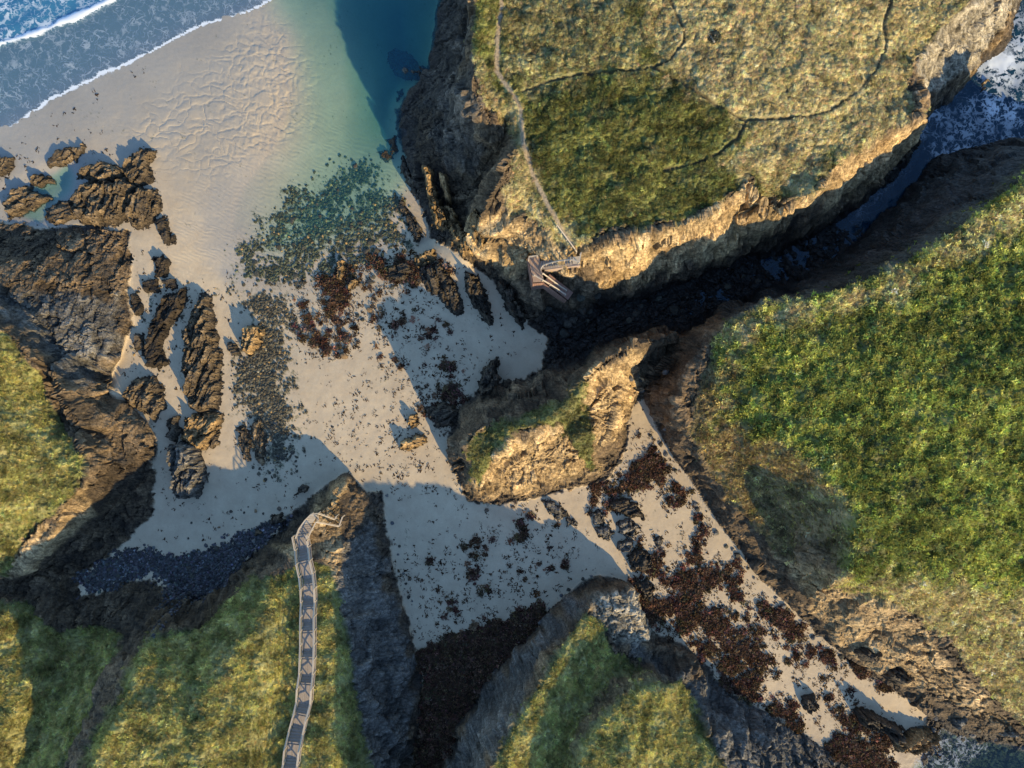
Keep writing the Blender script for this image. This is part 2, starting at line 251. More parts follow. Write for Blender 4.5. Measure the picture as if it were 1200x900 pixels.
def terrain(gu, gv):
    """everything about the land at datum pixels gu, gv (2-D arrays): position and cover"""
    H0 = sample(Z0, gu, gv).astype(np.float32)
    x = ((gu - 600) * S).astype(np.float32); y = (-(gv - 450) * S).astype(np.float32)
    k = CAMH / (CAMH - H0); pu = 600 + (gu - 600) * k; pv = 450 + (gv - 450) * k
    # slope of the smooth land
    e = 3.0
    dx = (sample(Z0, gu + e, gv) - sample(Z0, gu - e, gv)) / (2 * e * S); dy = -(sample(Z0, gu, gv + e) - sample(Z0, gu, gv - e)) / (2 * e * S)
    slope = np.sqrt(dx * dx + dy * dy).astype(np.float32)
    nz = 1 / np.sqrt(1 + slope ** 2); nx = -dx * nz; ny = -dy * nz
    xs = x - .4 * H0 * nx; ys = y - .4 * H0 * ny      # keeps noise from stretching down cliffs
    wob = fbm(x / 2.6, y / 2.6, 4, 3)
    wobf = fbm(x / .7, y / .7, 3, 8)
    sand_sd = sdpoly(SAND, gu, gv, 60) + wob * (5 + 4 * sstep(300, 200, gu) + 4 * sstep(700, 760, gu)) + wobf * 4
    sand = sstep(-1.5, 1.5, sand_sd) * sstep(1.15, .7, slope + .2 * wob)
    gn = wob * 9 + wobf * 6
    grass = np.zeros_like(H0); zone = {}
    for n, P in GR.items():
        sd = sdpoly(P, pu, pv, 60) + gn
        zone[n] = sstep(-8, 20, sd)
        grass = np.maximum(grass, sstep(-3, 3, sd))
    steep = sstep(2.1, 3.3, slope + .6 * wob)
    grass = grass * (1 - steep * .85) * (1 - sand)
    bank = sstep(-8, 10, sdpoly([(830,330),(900,330),(1000,270),(1050,200),(1300,80),(1300,185),(1200,226),(1120,276),(1040,322),(900,362),(830,395)], pu, pv, 60) + wob * 8) * (pv < 410)
    grass = grass * (1 - .25 * bank)
    dry = np.zeros_like(H0); dz = {}
    for n, P in DRY.items():
        m = sstep(-16, 16, sdpoly(P, pu, pv, 60) + wob * 42 + wobf * 14); dz[n] = m
        dry = np.maximum(dry, m)
    rock = np.clip(1 - sand - grass, 0, 1)
    # ---- rock relief
    th = np.where(gu < 420, radians(70), np.where(gu > 820, radians(-42), radians(25))).astype(np.float32)
    cs, sn = np.cos(th), np.sin(th)
    a_l = xs * cs + ys * sn; a_c = -xs * sn + ys * cs                     # along and across the bedding
    warp = fbm(xs / 5, ys / 5, 3, 21) * 1.6
    t = a_c / 1.15 + warp + .5 * H0 * .4
    ti = np.floor(t); tf = t - ti; hgt = (_hash(ti.astype(np.int64), ti.astype(np.int64) * 0, 5) & 255) / 255.
    bed = hgt * .5 * (1 - sstep(.78, 1.0, tf)) + (tf * .35)
    t2 = a_c / .34 + warp * 3; bed2 = (t2 - np.floor(t2))
    wa = fbm(x / 1.4, y / 1.4, 3, 31) * .5; wb = fbm(x / 1.4, y / 1.4, 3, 32) * .5; zz = H0 * .45
    def blocky(p, q, sd_):
        A, ea = facets(p / 3.6 + wa, q / 2.0 + wb, sd_); Bb, eb = facets(p / 1.35 + wa, q / .7 + wb, sd_ + 3); Cc, ec = facets(p / .6 + wb, q / .36 + wa, sd_ + 5)
        return A, Bb, Cc, np.exp(-ea * 12), np.exp(-eb * 8), np.exp(-ec * 6)
    F0 = blocky(a_l, a_c, 61); F1 = blocky(x, zz, 71); F2 = blocky(y, zz, 81)
    wz_ = sstep(.55, .9, nz); wx_ = (1 - wz_) * ny ** 2 / np.maximum(nx ** 2 + ny ** 2, 1e-5); wy_ = (1 - wz_) - wx_
    Fm = [F0[i] * wz_ + F1[i] * wx_ + F2[i] * wy_ for i in range(6)]
    idd = Fm[1] + .5; crack, crack2 = Fm[4], Fm[5]
    f0, f9, _ = worley(a_l / 6.5 + wob * 1.2, a_c / 4.0 + wob, 17); crack0 = np.exp(-(f9 - f0) * 22)
    big = ridged(xs / 7., ys / 7., 4, 40) - .1
    att = 1 / (1 + 1.6 * slope)
    big2 = fbm(xs / 3.2, ys / 3.2, 3, 41)
    rel = Fm[0] * .9 + Fm[1] * .48 / (1 + .35 * slope) + att * (Fm[2] * .22 + bed * .45 + bed2 * .09 - crack2 * .10 + fbm(xs / .45, ys / .45, 3, 50) * .10) - crack * .16 - crack0 * .7 * sstep(1.2, .3, slope) + (big * .7 + big2 * .8) * sstep(.3, 1.2, slope) - .1
    amp = sstep(0., .8, rock) * (.55 + .45 * sstep(.2, 1.2, slope))
    # near the waterline and in the gully the rock is low and rubbly
    under = sstep(0.3, -.6, H0)
    smooth = sstep(-6, 10, sdpoly([(555,560),(575,525),(590,512),(630,500),(660,480),(700,425),(745,398),(752,425),(735,470),(725,500),(690,540),(640,570),(590,580)], pu, pv, 40))
    rel = rel + smooth * (Fm[0] * .5 - .35 * np.exp(-np.abs(fbm(x / 2.2, y / 2.2, 3, 171)) * 14))
    rel_r = rel * amp * (1 - .4 * under) * (1 - .12 * smooth)
    # ---- grass relief
    f = fbm(x / 3.2, y / 3.2, 5, 70); tus = np.abs(perlin(x / 1.1 + wob, y / .8, 71)); tus2 = perlin(x / .45, y / .38, 72)
    rel_g = grass * (f * .75 + tus * .35 + tus2 * .12 - .2)
    # ---- sand relief
    wx = x * .55 + y * .84 + fbm(x / 2.4, y / 2.4, 3, 80) * .9
    rip = np.sin(wx * 2 * np.pi / .55)
    rm = sstep(0, 30, sdpoly([(170,285),(180,240),(300,130),(360,90),(500,200),(520,280),(420,310),(330,320),(240,340),(210,440),(180,330)], gu, gv, 60)) * sstep(.9, .3, H0)
    cell, cell2, _ = worley(x / 2.1 + fbm(x / 3, y / 3, 3, 90) * 1.5, y / 1.3 + fbm(x / 3, y / 3, 3, 93), 91)
    wm = sstep(-8, 45, sdpoly([(120,150),(170,110),(230,65),(300,0),(350,20),(385,90),(370,160),(310,200),(250,225),(190,215),(160,180)], gu, gv, 60) + wob * 25)
    wrinkle = (cell2 - cell); 
    diag = np.sin((x * .8 + y * .6 + fbm(x / 1.5, y / 1.5, 3, 95) * 1.3) * 2 * np.pi / 1.3)
    rel_s = sand * (rip * .011 * rm + wm * (-.09 * np.exp(-wrinkle * 4) + .035 * diag * sstep(200, 330, gu)) + .05 * fbm(x / 4, y / 4, 3, 97) * sstep(.2, .8, H0) + .02 * fbm(x / .8, y / .8, 3, 99))
    # ---- paths sunk between the plants
    pth = np.zeros_like(H0); pthn = np.zeros_like(H0); pfar = np.zeros_like(H0)
    pj = wobf * 1.6 + wob * .8
    for n, (P, wd, _) in PATHS.items():
        d = dline(P, pu, pv, 25) + pj
        m = sstep(wd + 2.0, wd - 1.2, d + .8 * wob); pfar = np.maximum(pfar, sstep(wd + 3.6, wd + 1.3, d))
        if n in NARROW: pthn = np.maximum(pthn, m)
        else: pth = np.maximum(pth, m)
    nearbw = sstep(75, 25, dline([(_p[0], _p[1]) for _p in [(354,620),(357,655),(362,690),(361,765),(357,818),(342,885),(330,950)]], pu, pv, 80))
    rel_g = rel_g * (1 - np.maximum(pth, pthn * .7)) * (1 - .75 * nearbw) - .22 * pth - .32 * pthn
    disp = rel_r + rel_g + rel_s
    kk = np.where(rock > .3, 1.0, 0.0) * sstep(.5, 1.2, slope)
    X = x + nx * disp * kk; Y = y + ny * disp * kk; Z = H0 + disp * lerp(1, nz, kk)
    # ---- colours of the materials, some with shade painted in
    def c(*v): return np.array(v, np.float32)
    sh = x.shape + (3,)
    n_big = fbm(x / 9, y / 9, 3, 120)[..., None]; n_mid = fbm(x / 1.7, y / 1.7, 4, 121)[..., None]; n_f = fbm(x / .35, y / .35, 2, 122)[..., None]
    # rock
    tone = (sstep(-.6, .6, big * .6 + n_mid[..., 0]) * .7 + idd * .3)[..., None]
    rk = lerp(c(.048, .040, .030), c(.19, .135, .078), tone)
    gul = sstep(-8, 12, np.maximum(sdpoly([(100,565),(188,520),(190,600),(150,640),(112,690),(150,745),(60,740),(0,705),(20,680),(70,640)], pu, pv, 60), sdpoly([(118,680),(210,670),(290,655),(345,600),(340,655),(290,675),(240,737),(165,745)], pu, pv, 60)) + wob * 8)[..., None]; rk = lerp(rk, rk * .55, gul)  # darker rock colour here deepens the shade of the gully and cove cliffs
    grey = sstep(.1, .6, sdpoly([(-50,330),(60,330),(150,340),(150,420),(90,480),(60,430),(-50,360)], pu, pv, 60) / 30 + wob)[..., None] * .8
    grey = np.maximum(grey, sstep(.1, .6, sdpoly([(430,-50),(560,-50),(560,100),(580,150),(560,200),(520,230),(500,150)], pu, pv, 60) / 30 + wob)[..., None] * .5)
    grey = np.maximum(grey, sstep(.1, .6, sdpoly([(680,690),(740,690),(760,760),(900,800),(1000,900),(860,950),(780,800),(700,740)], pu, pv, 60) / 30 + wob)[..., None] * .85)
    grey = np.maximum(grey, sstep(.1, .6, sdpoly([(370,620),(440,600),(500,800),(480,950),(400,950),(380,760)], pu, pv, 60) / 30 + wob)[..., None] * .8)
    grey = np.maximum(grey, sstep(.1, .6, sdpoly([(860,350),(1040,330),(1300,150),(1300,100),(1050,220),(960,320)], pu, pv, 60) / 30 + wob)[..., None] * .8)
    grey = np.maximum(grey, .9 * sstep(.1, .6, sdpoly([(690,680),(640,720),(560,800),(520,900),(500,1100),(560,1100),(590,890),(640,800),(680,720),(720,700)], pu, pv, 60) / 30 + wob)[..., None])
    rk = lerp(rk, lerp(c(.045, .048, .048), c(.17, .168, .152), tone), grey)
    # pale sandstone brow of the cliffs
    ochre = sstep(-.2, .5, sdpoly([(540,575),(560,540),(590,512),(630,500),(660,490),(690,440),(750,398),(755,430),(740,470),(735,500),(700,530),(712,560),(640,590),(560,592)], pu, pv, 60) / 18 + wob * .8)
    ochre = np.maximum(ochre, sstep(-.2, .5, sdpoly([(680,300),(720,275),(800,258),(880,208),(930,234),(980,190),(1080,132),(1110,110),(1180,40),(1150,-30),(1200,-30),(1190,50),(1120,140),(1000,230),(880,290),(760,330),(700,340)], pu, pv, 60) / 18 + wob * .8))
    ochre = np.maximum(ochre, .8 * sstep(-.2, .5, sdpoly([(540,250),(600,250),(690,285),(700,310),(640,320),(600,325),(560,300)], pu, pv, 60) / 14 + wob * .8))
    ochre = np.maximum(ochre, .7 * sstep(-.2, .5, sdpoly([(0,600),(60,610),(100,560),(110,600),(40,670),(0,680)], pu, pv, 60) / 10 + wob * .8))
    ochre = np.maximum(ochre, .7 * sstep(-.2, .5, sdpoly([(900,640),(950,660),(1060,700),(1100,760),(1200,860),(1000,780)], pu, pv, 60) / 12 + wob * .8))
    ochre = np.maximum(ochre, .8 * sstep(-.2, .5, sdpoly([(320,640),(350,630),(380,560),(412,560),(400,590),(405,640),(390,700),(372,650),(345,665)], pu, pv, 60) / 10 + wob * .8))
    ochre = (ochre * sstep(1.0, 4.0, H0 + wob * 2))[..., None]
    och = lerp(c(.26, .165, .075), c(.58, .42, .215), np.clip(tone * .7 + .3 + n_f * .3 + n_mid * .5, 0, 1)); och = lerp(och, c(.17, .13, .07), sstep(.12, .4, fbm(x / 2.5, y / 2.5, 4, 160, .7))[..., None] * .7)
    rk = lerp(rk, och, ochre * .92)
    crag = sstep(-.1, .5, np.maximum(sdpoly([(682,692),(745,690),(768,745),(722,762),(700,735)], pu, pv, 40), sdpoly([(1075,60),(1110,20),(1190,-40),(1200,0),(1150,70),(1105,105),(1070,110)], pu, pv, 60)) / 12 + wob)[..., None]
    rk = lerp(rk, lerp(c(.20, .18, .13), c(.50, .45, .34), np.clip(tone + n_f * .4 + n_mid * .4, 0, 1)), crag * .8)
    rk = rk * (1 + .5 * n_f) * (1 - .5 * np.maximum(np.maximum(crack, crack2 * .6), crack0 * sstep(1.2, .3, slope))[..., None]) * np.exp(.5 * Fm[0] + .5 * Fm[1])[..., None]
    dk = sstep(-6, 10, sdpoly([(430,-80),(549,-80),(546,60),(527,115),(522,170),(530,235),(545,262),(520,285),(470,190)], pu, pv, 60) + wob * 7)[..., None]  # rock colour darkened to paint in deeper shade on the west face
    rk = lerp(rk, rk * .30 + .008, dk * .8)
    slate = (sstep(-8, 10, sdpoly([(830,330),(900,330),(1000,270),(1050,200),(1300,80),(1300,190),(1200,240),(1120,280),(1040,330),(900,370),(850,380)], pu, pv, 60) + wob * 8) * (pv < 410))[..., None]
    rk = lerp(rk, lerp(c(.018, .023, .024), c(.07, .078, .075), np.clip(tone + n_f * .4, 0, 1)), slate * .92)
    rk = rk * (0.85 + .3 * bed2[..., None])
    low = (sstep(2.6, .6, H0 + wob * 1.2) * (gu > 250))[..., None]                                  # sea-stained foot of the cliffs
    rk = lerp(rk, c(.040, .034, .028) * (1 + .5 * n_f), low * .85)
    wetz = sstep(-.05, -.5, H0)[..., None]; rk = lerp(rk, c(.03, .032, .03), wetz * .8)
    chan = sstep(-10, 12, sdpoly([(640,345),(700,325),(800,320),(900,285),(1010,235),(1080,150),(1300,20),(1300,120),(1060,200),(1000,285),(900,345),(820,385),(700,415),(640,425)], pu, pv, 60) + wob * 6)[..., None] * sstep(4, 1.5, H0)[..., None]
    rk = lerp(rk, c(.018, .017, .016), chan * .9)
    # sand
    sd_c = lerp(c(.40, .325, .225), c(.475, .395, .275), np.clip(.5 + n_mid * .8, 0, 1))
    wetb = (sstep(.42, .02, H0 + .12 * wob))[..., None]
    sd_c = lerp(sd_c, c(.31, .29, .25), wetb * .7 * sstep(340, 250, gu)[..., None] + wetb * .35)
    wet2 = sstep(170, 8, dline([(-200,215),(0,153),(65,116),(120,87),(175,62),(235,32),(300,5),(400,-40)], gu, gv, 180) + wob * 22)[..., None]; sd_c = lerp(sd_c, c(.25, .25, .235), wet2 * .62)
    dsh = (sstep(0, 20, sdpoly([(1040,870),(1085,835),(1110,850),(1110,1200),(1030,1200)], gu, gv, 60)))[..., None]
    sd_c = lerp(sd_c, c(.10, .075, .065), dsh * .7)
    sd_c = sd_c * (1 + .06 * n_f + .14 * n_big)
    wd = np.zeros_like(H0)
    for P, s in WEED_D: wd = np.maximum(wd, s * sstep(-16, 16, sdpoly(P, gu, gv, 60) + wob * 14))
    al = np.zeros_like(H0)
    for P, s in ALGAE: al = np.maximum(al, s * sstep(-22, 20, sdpoly(P, gu, gv, 60) + wob * 24))
    thr = .95 * fbm(x / .9, y / .9, 4, 130, .95) + .4 * fbm(x / 3, y / 3, 2, 131) + .5
    wmask = (sstep(-.05, .05, wd * .88 - thr) * sstep(.02, .1, wd))[..., None]
    sd_c = lerp(sd_c, lerp(c(.034, .024, .018), c(.10, .062, .036), np.clip(.5 + n_f, 0, 1)), wmask * .95)
    amask = sstep(-.12, .12, al * .8 - thr)[..., None]
    sd_c = lerp(sd_c, lerp(c(.05, .06, .035), c(.10, .11, .06), np.clip(.5 + n_f, 0, 1)), amask * .75)
    Z = Z + wmask[..., 0] * sand * .10 * (.5 + wobf)
    # vegetation ground
    gdark = lerp(c(.066, .074, .028), c(.215, .225, .070), np.clip(.5 + n_mid * .9 + n_big * .5, 0, 1))
    gdry = lerp(c(.26, .22, .115), c(.55, .48, .27), np.clip(.5 + n_mid * .9, 0, 1))
    gyel = lerp(c(.10, .10, .038), c(.44, .41, .17), np.clip(.5 + n_mid * .8 + n_f * .3, 0, 1))
    yel = np.clip(zone['west'] + zone['ridge'] + zone['south_west'] + zone['south'] + .5 * zone['knoll'], 0, 1)[..., None]
    gc = lerp(gdark, gyel, yel * .85); gc = lerp(gc, gc * .75 + .02, zone['knoll'][..., None])
    dfac = np.clip(dry + .35 * n_mid[..., 0] * dry, 0, 1)[..., None]
    dfac = dfac * (1 - .75 * bank)[..., None]; dfac = dfac * np.where(dz['n3'][..., None] > .3, .55, 1)
    gc = lerp(gc, gdry, dfac * .8)
    n_p = fbm(x / 5, y / 5, 4, 140, .7)[..., None]
    gc = gc * (1 + .35 * n_f) * np.exp(.6 * n_p)
    straw = sstep(.18, .42, fbm(x / 3.3, y / 3.3, 4, 141, .65))[..., None]; gc = lerp(gc, c(.30, .26, .15), straw * .22)
    scrub = (dz['e1'] * sstep(1040, 960, pu) * sstep(720, 660, pv))[..., None]  # brown scrub of the flank; over the hollow its dark colour paints in shade
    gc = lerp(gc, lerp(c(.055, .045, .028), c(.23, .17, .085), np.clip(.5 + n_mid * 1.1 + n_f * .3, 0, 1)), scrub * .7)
    pc = c(.30, .245, .17) * (1 + .2 * n_f)
    gc = lerp(gc, pc, pth[..., None]); gc = lerp(gc, c(.075, .06, .035), pthn[..., None] * .9)
    gplant = gc.copy(); gc = gc * lerp(.9, 1, np.maximum(pth, .6 * pthn)[..., None])      # bare peat shows between the plants
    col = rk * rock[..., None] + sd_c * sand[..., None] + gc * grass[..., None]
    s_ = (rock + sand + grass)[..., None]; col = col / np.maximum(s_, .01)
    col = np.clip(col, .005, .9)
    wet = np.clip((wetb[..., 0] + wet2[..., 0]) * sand + chan[..., 0] * rock + low[..., 0] * .3 * rock + wetz[..., 0], 0, 1)
    return dict(X=X, Y=Y, Z=Z, H0=H0, pu=pu, pv=pv, slope=slope, sand=sand, grass=grass, rock=rock, dry=dfac[..., 0], yel=yel[..., 0], zone=zone, col=col, gplant=gplant.astype(np.float32), scrub=scrub[..., 0], wet=wet, wd=wd, al=al, pth=np.maximum(pth, 0), pthn=pthn, pfar=pfar, dz=dz, nx=nx, ny=ny, thr=thr)

# grid: fine inside the frame, stretching out to the horizon
def axis(lo, hi, st, far):
    mid = np.arange(lo, hi + st * .5, st)
    out = []; d = st; p = hi
    while p < far: d *= 1.09; p += d; out.append(p)
    inn = []; d = st; p = lo
    while p > -far: d *= 1.09; p -= d; inn.append(p)
    return np.array(inn[::-1] + list(mid) + out)
GSTEP = 1.17
au = axis(-12, 1212, GSTEP, 9000); av = axis(-12, 912, GSTEP, 9000)
GU, GV = np.meshgrid(au, av)
T = terrain(GU, GV)
NR, NC = GU.shape
iu0, iv0 = int(np.searchsorted(au, -12)), int(np.searchsorted(av, -12))
def gidx(gu, gv):
    return np.interp(gu, au, np.arange(NC)), np.interp(gv, av, np.arange(NR))
def tsamp(A, fu, fv):
    x0 = np.clip(fu.astype(int), 0, NC - 2); y0 = np.clip(fv.astype(int), 0, NR - 2); fx = fu - x0; fy = fv - y0
    if A.ndim == 3: fx = fx[..., None]; fy = fy[..., None]
    return (A[y0, x0] * (1 - fx) + A[y0, x0 + 1] * fx) * (1 - fy) + (A[y0 + 1, x0] * (1 - fx) + A[y0 + 1, x0 + 1] * fx) * fy
def ground_z(x, y):
    fu, fv = gidx(np.atleast_1d(600 + np.asarray(x, float) / S), np.atleast_1d(450 - np.asarray(y, float) / S))
    return tsamp(T['Z'], fu, fv)
def gz(x, y): return float(ground_z(x, y)[0])
def on_ground(u, v):
    """photo pixel -> point where that sight line meets the ground"""
    h = 1.0
    for _ in range(14):
        x, y = wp(u, v, h); h = .5 * h + .5 * gz(x, y)
    return x, y, h
# ------------------------------------------------------------------ the two timber stairs need level ground under them
BW = [(354,626,6.35),(354,633,6.6),(357,655,7.3),(362,685,8.1),(361,715,8.9),(361,740,9.5),(361,765,9.95),(360,790,10.3),(357,818,10.8),(353,838,11.3),(346,862,12.1),(342,885,12.7),(339,905,13.1),(334,930,13.6),(330,952,14.2)]
_bu = np.array([gp(*p)[0] for p in BW]); _bv = np.array([gp(*p)[1] for p in BW]); _bx = (_bu - 600) * S; _by = -(_bv - 450) * S
_bs = np.concatenate([[0], np.cumsum(np.hypot(np.diff(_bx), np.diff(_by)))])
def bw_at(s):
    x = np.interp(s, _bs, _bx); y = np.interp(s, _bs, _by)
    x2 = np.interp(s + .3, _bs, _bx); y2 = np.interp(s + .3, _bs, _by); x1 = np.interp(s - .3, _bs, _bx); y1 = np.interp(s - .3, _bs, _by)
    return x, y, math.atan2(y2 - y1, x2 - x1)
FLV = [(645,660,5),(680,687,3),(705,715,4),(732,743,4),(766,774,3),(796,804,3),(830,841,4),(856,875,6),(894,905,4),(925,935,4)]
_pv = np.array([p[1] for p in BW], float)
FLS = [(float(np.interp(a, _pv, _bs)), float(np.interp(b, _pv, _bs)), n) for a, b, n in FLV]
def bw_z(s):
    z = 6.5
    for a, b, n in FLS:
        if s >= b: z += n * .172
        elif s > a: z += n * .172 * (s - a) / (b - a)
    return z
_ss = np.linspace(0, _bs[-1], 400); _sz = np.array([bw_z(s) for s in _ss])
def conform():
    m = (GU > _bu.min() - 30) & (GU < _bu.max() + 30) & (GV > _bv.min() - 20) & (GV < _bv.max() + 20)
    gx = (GU[m] - 600) * S; gy = -(GV[m] - 450) * S
    px = np.interp(_ss, _bs, _bx); py = np.interp(_ss, _bs, _by)
    best = np.full(gx.shape, 1e9); bz = np.zeros(gx.shape)
    for k in range(0, 400, 2):
        d = (gx - px[k]) ** 2 + (gy - py[k]) ** 2; q = d < best; best[q] = d[q]; bz[q] = _sz[k]
    d = np.sqrt(best); t = sstep(5.0, 1.8, d)
    z = T['Z'][m]; lim = bz - .30
    T['Z'][m] = lerp(z, np.minimum(z, lim), t)
    T['Z'][m] = np.where(d < 1.4, np.maximum(T['Z'][m], bz - .9), T['Z'][m])
conform()
NS_TOP = (681,305,12.3); NS_DECK = 9.9

# ------------------------------------------------------------------ materials (all procedural)
def newmat(name):
    m = bpy.data.materials.new(name); m.use_nodes = True; n = m.node_tree; n.nodes.clear()
    o = n.nodes.new("ShaderNodeOutputMaterial"); p = n.nodes.new("ShaderNodeBsdfPrincipled"); n.links.new(p.outputs[0], o.inputs[0])
    return m, n, p, o
def nd(n, t, **kw):
    k = n.nodes.new(t)
    for a, b in kw.items():
        if a.startswith('i_'):
            key = a[2:]; key = int(key) if key.isdigit() else key
            k.inputs[key].default_value = b
        else: setattr(k, a, b)
    return k
def mathn(n, op, a, b=None, c=None, clamp=False):
    k = n.nodes.new("ShaderNodeMath"); k.operation = op; k.use_clamp = clamp
    for i, v in enumerate((a, b, c)):
        if v is None: continue
        if isinstance(v, (int, float)): k.inputs[i].default_value = v
        else: n.links.new(v, k.inputs[i])
    return k.outputs[0]
def noise(n, vec, scale, detail=4, rough=.55, dist=0):
    k = nd(n, "ShaderNodeTexNoise"); k.inputs['Scale'].default_value = scale; k.inputs['Detail'].default_value = detail; k.inputs['Roughness'].default_value = rough; k.inputs['Distortion'].default_value = dist
    n.links.new(vec, k.inputs['Vector']); return k.outputs['Fac']
def ramp01(n, v, a, b):
    k = nd(n, "ShaderNodeMapRange"); k.interpolation_type = 'SMOOTHSTEP'; n.links.new(v, k.inputs[0]); k.inputs[1].default_value = a; k.inputs[2].default_value = b; return k.outputs[0]
def attr_mat(name, kind, inst=False):
    m, n, p, o = newmat(name)
    a = nd(n, "ShaderNodeAttribute", attribute_name="col", attribute_type='INSTANCER' if inst else 'GEOMETRY')
    geo = nd(n, "ShaderNodeNewGeometry"); pos = geo.outputs['Position']
    mul = nd(n, "ShaderNodeMixRGB", blend_type='MULTIPLY'); mul.inputs[0].default_value = 1
    n.links.new(a.outputs['Color'], mul.inputs[1])
    sc = {'rock': 3.2, 'sand': 9., 'grass': 5., 'stone': 5.}[kind]
    f = noise(n, pos, sc, 6, .65)
    lo, hi = {'rock': (.62, 1.38), 'sand': (.93, 1.07), 'grass': (.6, 1.4), 'stone': (.6, 1.4)}[kind]
    mr = nd(n, "ShaderNodeMapRange"); n.links.new(f, mr.inputs[0]); mr.inputs[1].default_value = .3; mr.inputs[2].default_value = .7; mr.inputs[3].default_value = lo; mr.inputs[4].default_value = hi
    fac = mr.outputs[0]
    if kind == 'rock':
        mp2 = nd(n, "ShaderNodeMapping"); mp2.inputs['Rotation'].default_value = (.5, .2, .6); mp2.inputs['Scale'].default_value = (.5, 3.4, 2.6); n.links.new(pos, mp2.inputs[0])
        bedn = noise(n, mp2.outputs[0], 1.3, 7, .7, .6); b1 = nd(n, "ShaderNodeMapRange"); n.links.new(bedn, b1.inputs[0]); b1.inputs[1].default_value = .34; b1.inputs[2].default_value = .62; b1.inputs[3].default_value = .5; b1.inputs[4].default_value = 1.3
        vw = nd(n, "ShaderNodeVectorMath", operation='MULTIPLY_ADD'); nz2 = nd(n, "ShaderNodeTexNoise"); nz2.inputs['Scale'].default_value = 1.6; nz2.inputs['Detail'].default_value = 4; n.links.new(pos, nz2.inputs['Vector']); n.links.new(nz2.outputs['Color'], vw.inputs[0]); vw.inputs[1].default_value = (.9, .9, .9); n.links.new(pos, vw.inputs[2])
        vc = nd(n, "ShaderNodeTexVoronoi", feature='DISTANCE_TO_EDGE'); vc.inputs['Scale'].default_value = 1.1; n.links.new(vw.outputs[0], vc.inputs['Vector'])
        ck = nd(n, "ShaderNodeMapRange"); n.links.new(vc.outputs['Distance'], ck.inputs[0]); ck.inputs[1].default_value = 0; ck.inputs[2].default_value = .045; ck.inputs[3].default_value = .42; ck.inputs[4].default_value = 1
        fac = mathn(n, 'MULTIPLY', mathn(n, 'MULTIPLY', fac, b1.outputs[0]), ck.outputs[0])
    n.links.new(fac, mul.inputs[2]); n.links.new(mul.outputs[0], p.inputs['Base Color'])
    wt = nd(n, "ShaderNodeAttribute", attribute_name="wet", attribute_type='INSTANCER' if inst else 'GEOMETRY')
    rg = mathn(n, 'MULTIPLY_ADD', wt.outputs['Fac'], -.5, .9, True); n.links.new(rg, p.inputs['Roughness'])
    p.inputs['Specular IOR Level'].default_value = {'rock': .3, 'sand': .25, 'grass': .15, 'stone': .35}[kind]
    b = nd(n, "ShaderNodeBump"); b.inputs['Strength'].default_value = {'rock': .9, 'sand': .35, 'grass': .6, 'stone': .7}[kind]; b.inputs['Distance'].default_value = {'rock': .16, 'sand': .03, 'grass': .2, 'stone': .06}[kind]
    hgt = noise(n, pos, {'rock': 2.6, 'sand': 7., 'grass': 4., 'stone': 8.}[kind], 7, .68)
    if kind == 'rock':
        v = nd(n, "ShaderNodeTexVoronoi", feature='DISTANCE_TO_EDGE'); v.inputs['Scale'].default_value = 1.7
        mp = nd(n, "ShaderNodeMapping"); mp.inputs['Scale'].default_value = (1, 1, 2.2); n.links.new(pos, mp.inputs[0]); n.links.new(mp.outputs[0], v.inputs['Vector'])
        hgt = mathn(n, 'ADD', hgt, mathn(n, 'MULTIPLY', ramp01(n, v.outputs['Distance'], 0, .06), .25))
    n.links.new(hgt, b.inputs['Height']); n.links.new(b.outputs[0], p.inputs['Normal'])
    return m
M_ROCK = attr_mat('weathered_rock', 'rock'); M_SAND = attr_mat('beach_sand', 'sand'); M_GRASS = attr_mat('clifftop_turf', 'grass'); M_STONE = attr_mat('beach_stone', 'stone', True); M_STONEG = attr_mat('boulder_stone', 'stone')
def leaf_mat():
    m, n, p, o = newmat('plant_blades')
    a = nd(n, "ShaderNodeAttribute", attribute_name="col", attribute_type='INSTANCER')
    d = nd(n, "ShaderNodeBsdfDiffuse"); t = nd(n, "ShaderNodeBsdfTranslucent"); mx = nd(n, "ShaderNodeMixShader"); mx.inputs[0].default_value = .35
    n.links.new(a.outputs['Color'], d.inputs[0]); n.links.new(a.outputs['Color'], t.inputs[0]); n.links.new(d.outputs[0], mx.inputs[1]); n.links.new(t.outputs[0], mx.inputs[2]); n.links.new(mx.outputs[0], o.inputs[0]); n.nodes.remove(p)
    return m
M_LEAF = leaf_mat()
def wood_mat(name, c1, c2, rough=.75):
    m, n, p, o = newmat(name); tc = nd(n, "ShaderNodeTexCoord"); oi = nd(n, "ShaderNodeObjectInfo"); geo = nd(n, "ShaderNodeNewGeometry")
    f = noise(n, geo.outputs['Position'], 7., 5, .6); r = nd(n, "ShaderNodeMixRGB"); r.inputs[1].default_value = (*c1, 1); r.inputs[2].default_value = (*c2, 1)
    s = mathn(n, 'ADD', mathn(n, 'MULTIPLY', f, .6), mathn(n, 'MULTIPLY', oi.outputs['Random'], .4)); n.links.new(s, r.inputs[0]); n.links.new(r.outputs[0], p.inputs['Base Color']); p.inputs['Roughness'].default_value = rough
    b = nd(n, "ShaderNodeBump"); b.inputs['Strength'].default_value = .4; b.inputs['Distance'].default_value = .01; n.links.new(noise(n, geo.outputs['Position'], 25., 3), b.inputs['Height']); n.links.new(b.outputs[0], p.inputs['Normal'])
    return m
M_WOOD = wood_mat('weathered_grey_timber', (.20, .17, .14), (.36, .31, .26)); M_RAIL = wood_mat('pale_rail_timber', (.34, .29, .22), (.52, .45, .35))
